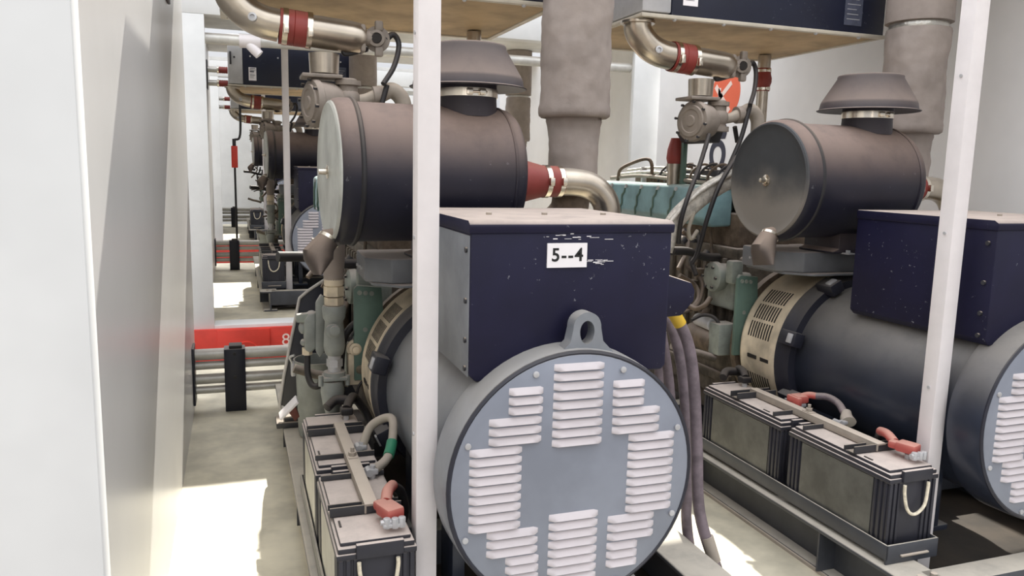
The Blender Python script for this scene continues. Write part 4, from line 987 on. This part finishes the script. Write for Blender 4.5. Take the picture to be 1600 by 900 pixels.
b = B(); b.tube([(2.37, 2.70, BZ+.065), (2.395, 2.66, BZ+.07), (2.40, 2.60, BZ+.06), (2.38, 2.54, BZ+.04), (2.36, 2.50, BZ+.035)], .0155, 12); part('grey_cable', b, M['cable'], t)
b = B(); b.box(2.285, 2.345, 2.71, 2.77, BZ+.03, BZ+.065, .008); b.box(2.278, 2.30, 2.70, 2.78, BZ+.02, BZ+.06, .006); part('red_boot', b, M['boot'], t, 'faded red terminal boot')
b = B(); b.tube([(2.385, 2.53, BZ+.045), (2.36, 2.50, BZ+.03), (2.345, 2.47, BZ+.022)], [.018, .026, .03], 14, 4, flat=((0, 0, 1), .8)); part('grey_boot', b, M['beigecable'], t, 'dusty grey terminal boot')
for yy, xx in ((2.725, 2.312), (2.475, 2.312)):
    b = B(); b.box(xx-.03, xx+.02, yy-.016, yy+.016, BZ+.015, BZ+.03, .004); b.cyl((xx-.02, yy-.02, BZ+.024), (xx-.02, yy+.02, BZ+.024), .012, n=8); part('lug', b, M['tank'], t)
dup(blk1, S2, 'black cable clamp on the far end of the batteries by the bare alternator')

t = thing('braided_sleeve', 'pale braided hose sleeve slanting down beside the round grey lid', 'hose sleeve', (2.3, 3.44, 1.2))
def RR(px, py, y): p = R(px, py, y); p.x += 1.9; return p
b = B(); b.tube([RR(1152, 275, 3.44), RR(1112, 296, 3.42), RR(1078, 322, 3.42), RR(1052, 350, 3.42), RR(1038, 392, 3.42)], [.045, .05, .052, .05, .045], 18, flat=((0, 1, 0), .6)); part('sleeve_run', b, M['sleeve'], t)
b = B(); b.tube([RR(1150, 268, 3.40), RR(1110, 288, 3.38), RR(1076, 314, 3.38), RR(1048, 345, 3.38)], .012, 10); part('bound_cable', b, M['sleeve'], t)
for pts in ([RR(1108, 210, 3.5), RR(1092, 262, 3.42), RR(1074, 310, 3.36), RR(1064, 345, 3.36), RR(1060, 380, 3.4)],
            [RR(1150, 245, 3.42), RR(1124, 290, 3.36), RR(1104, 345, 3.36), RR(1090, 395, 3.4), RR(1080, 412, 3.42)]):
    b = B(); b.tube(pts, .0115, 10); part('black_cable', b, M['black'], t, 'thin black cable')
b = B(); b.tube([RR(1085, 330, 3.40), RR(1076, 358, 3.40), RR(1080, 373, 3.40), RR(1090, 360, 3.40)], .010, 8); part('hose_loop', b, M['beigecable'], t)
S3, S4 = (0, PIT, RISE), (0, 2*PIT, 2*RISE)
def far_alt(off, label):
    return dup(a2, (off[0]-1.9, off[1], off[2]), label)
far = 'in the container beyond the first red sill'
dup(skid1, S3, 'navy skid end on the bright floor '+far); far_alt(S3, 'alternator with pale louvred cover '+far)
fa = [o for o in bpy.data.objects if o.get('label') == 'alternator with pale louvred cover '+far][0]
b = B(); b.lathe((XC, PIT+1.922, ZC+RISE), (0, -1, 0), [(0, .12), (.003, .12), (.003, 0)], 40); part('red_emblem', b, M['redpaint'], fa, 'round red emblem')
dup(air1, S3, 'black air cleaner drum '+far); dup(brk1, S3, 'grey bracket under the drum '+far)
dup(chg1, S3, 'steel charge pipe with red coupling '+far); dup(reg1, S3, 'regulator valve '+far)
dup(col1, S3, 'navy cooler with white label '+far); dup(cpi1, S3, 'short wall pipes with red hoses '+far)
dup(bat_near1, S3, 'front battery of the pair '+far); dup(bat_far1, S3, 'rear battery of the pair '+far)
dup(tray1, S3, 'battery tray '+far); dup(hold1, S3, 'battery clamp bar '+far)
dup(post1, (0, PIT, RISE), 'white post '+far); dup(rail1, S3, 'steel floor pipes with dark clamp column '+far)
dup(stand1, S3, 'grey standpipe '+far); dup(eng1, S3, 'dusty engine '+far); dup(exh1, S3, 'wrapped exhaust pipe '+far)
dup(exh1, (1.9, PIT, RISE), 'wrapped exhaust pipe seen past the first rain cap, beyond the gap')
dup(pail1, S3, 'grey pail '+far)
far = 'in the third container down the corridor'
dup(skid1, S4, 'navy skid '+far); far_alt(S4, 'alternator '+far)
dup(air1, S4, 'black air cleaner drum '+far); dup(chg1, S4, 'steel charge pipe '+far); dup(reg1, S4, 'regulator valve '+far)
dup(col1, S4, 'navy cooler '+far); dup(cpi1, S4, 'short wall pipes '+far); dup(brk1, S4, 'grey bracket '+far)
dup(bat_near1, S4, 'front battery '+far); dup(tray1, S4, 'battery tray '+far)
dup(post1, (0, 2*PIT, 2*RISE), 'white post '+far); dup(rail1, S4, 'steel floor pipes '+far); dup(eng1, S4, 'dusty engine '+far)
# pipe under the second frame's top beam
y = 7.2
t = thing('beam_pipe', 'pale pipe with a white elbow running under the second container beam', 'pipe', (1.6, y, 2.55))
zb = L(440, 68, y).z
b = B(); b.cyl((-.2, y, zb), (3.72, y, zb), .045, n=24); part('pipe', b, M['galv'], t)
b = B(); p = L(393, 60, y); b.cyl((p.x-.1, y, zb), (p.x+.07, y, zb), .058, n=24); b.tube([(p.x-.04, y, zb), (p.x, y-.02, zb-.05), (p.x+.06, y-.03, zb-.11)], .04, 14); part('elbow', b, M['post'], t)
# red box far down the corridor
y = 14.6
p0, p1 = L(362, 262, y), L(371, 228, y)
t = thing('red_box', 'small red box on a dark stand near the far end of the corridor', 'box', ((p0.x+p1.x)/2, y, 2*RISE))
b = B(); b.box(p0.x, p1.x, y, y+.12, p0.z, p1.z, .01); part('case', b, M['redpaint'], t)
b = B(); b.cyl(((p0.x+p1.x)/2, y+.06, 2*RISE), ((p0.x+p1.x)/2, y+.06, p0.z+.01), .018, n=14); part('stand', b, M['black'], t)
b = B(); b.cyl(((p0.x+p1.x)/2, y+.06, p1.z), ((p0.x+p1.x)/2, y+.06, p1.z+.12), .03, n=14); b.tube([((p0.x+p1.x)/2, y+.06, p1.z+.1), (p1.x+.05, y+.06, p1.z+.2), (p1.x+.06, y+.06, p1.z+.9)], .02, 10); part('top_fitting', b, M['black'], t)

# ================================================================== LIGHT
SKY_LOW, SKY_TOP = .36, 1.95
w = bpy.data.worlds.new('World'); scene.world = w; w.use_nodes = True
nt = w.node_tree; bg = nt.nodes['Background']
tc = nt.nodes.new('ShaderNodeTexCoord'); nz = nt.nodes.new('ShaderNodeTexNoise'); nz.inputs['Scale'].default_value = 2.5
cr = nt.nodes.new('ShaderNodeValToRGB'); cr.color_ramp.elements[0].color = (.92, .95, 1, 1); cr.color_ramp.elements[1].color = (.97, .97, 1, 1)
nt.links.new(tc.outputs['Generated'], nz.inputs['Vector']); nt.links.new(nz.outputs['Fac'], cr.inputs[0])
sp = nt.nodes.new('ShaderNodeSeparateXYZ'); nt.links.new(tc.outputs['Generated'], sp.inputs[0])
mr = nt.nodes.new('ShaderNodeMapRange'); mr.inputs[1].default_value = 0; mr.inputs[2].default_value = .9; mr.inputs[3].default_value = SKY_LOW; mr.inputs[4].default_value = SKY_TOP
nt.links.new(sp.outputs['Z'], mr.inputs[0])
nt.links.new(cr.outputs[0], bg.inputs['Color']); nt.links.new(mr.outputs[0], bg.inputs['Strength'])
sd = bpy.data.lights.new('sun', 'SUN'); so = bpy.data.objects.new('sun', sd); COL.objects.link(so)
sd.energy = 7; sd.angle = .01; sd.color = (1, .965, .88)
so.rotation_euler = Vector((-.18, -.71, -.67)).to_track_quat('-Z', 'Y').to_euler()
so.location = (2, 10, 8)
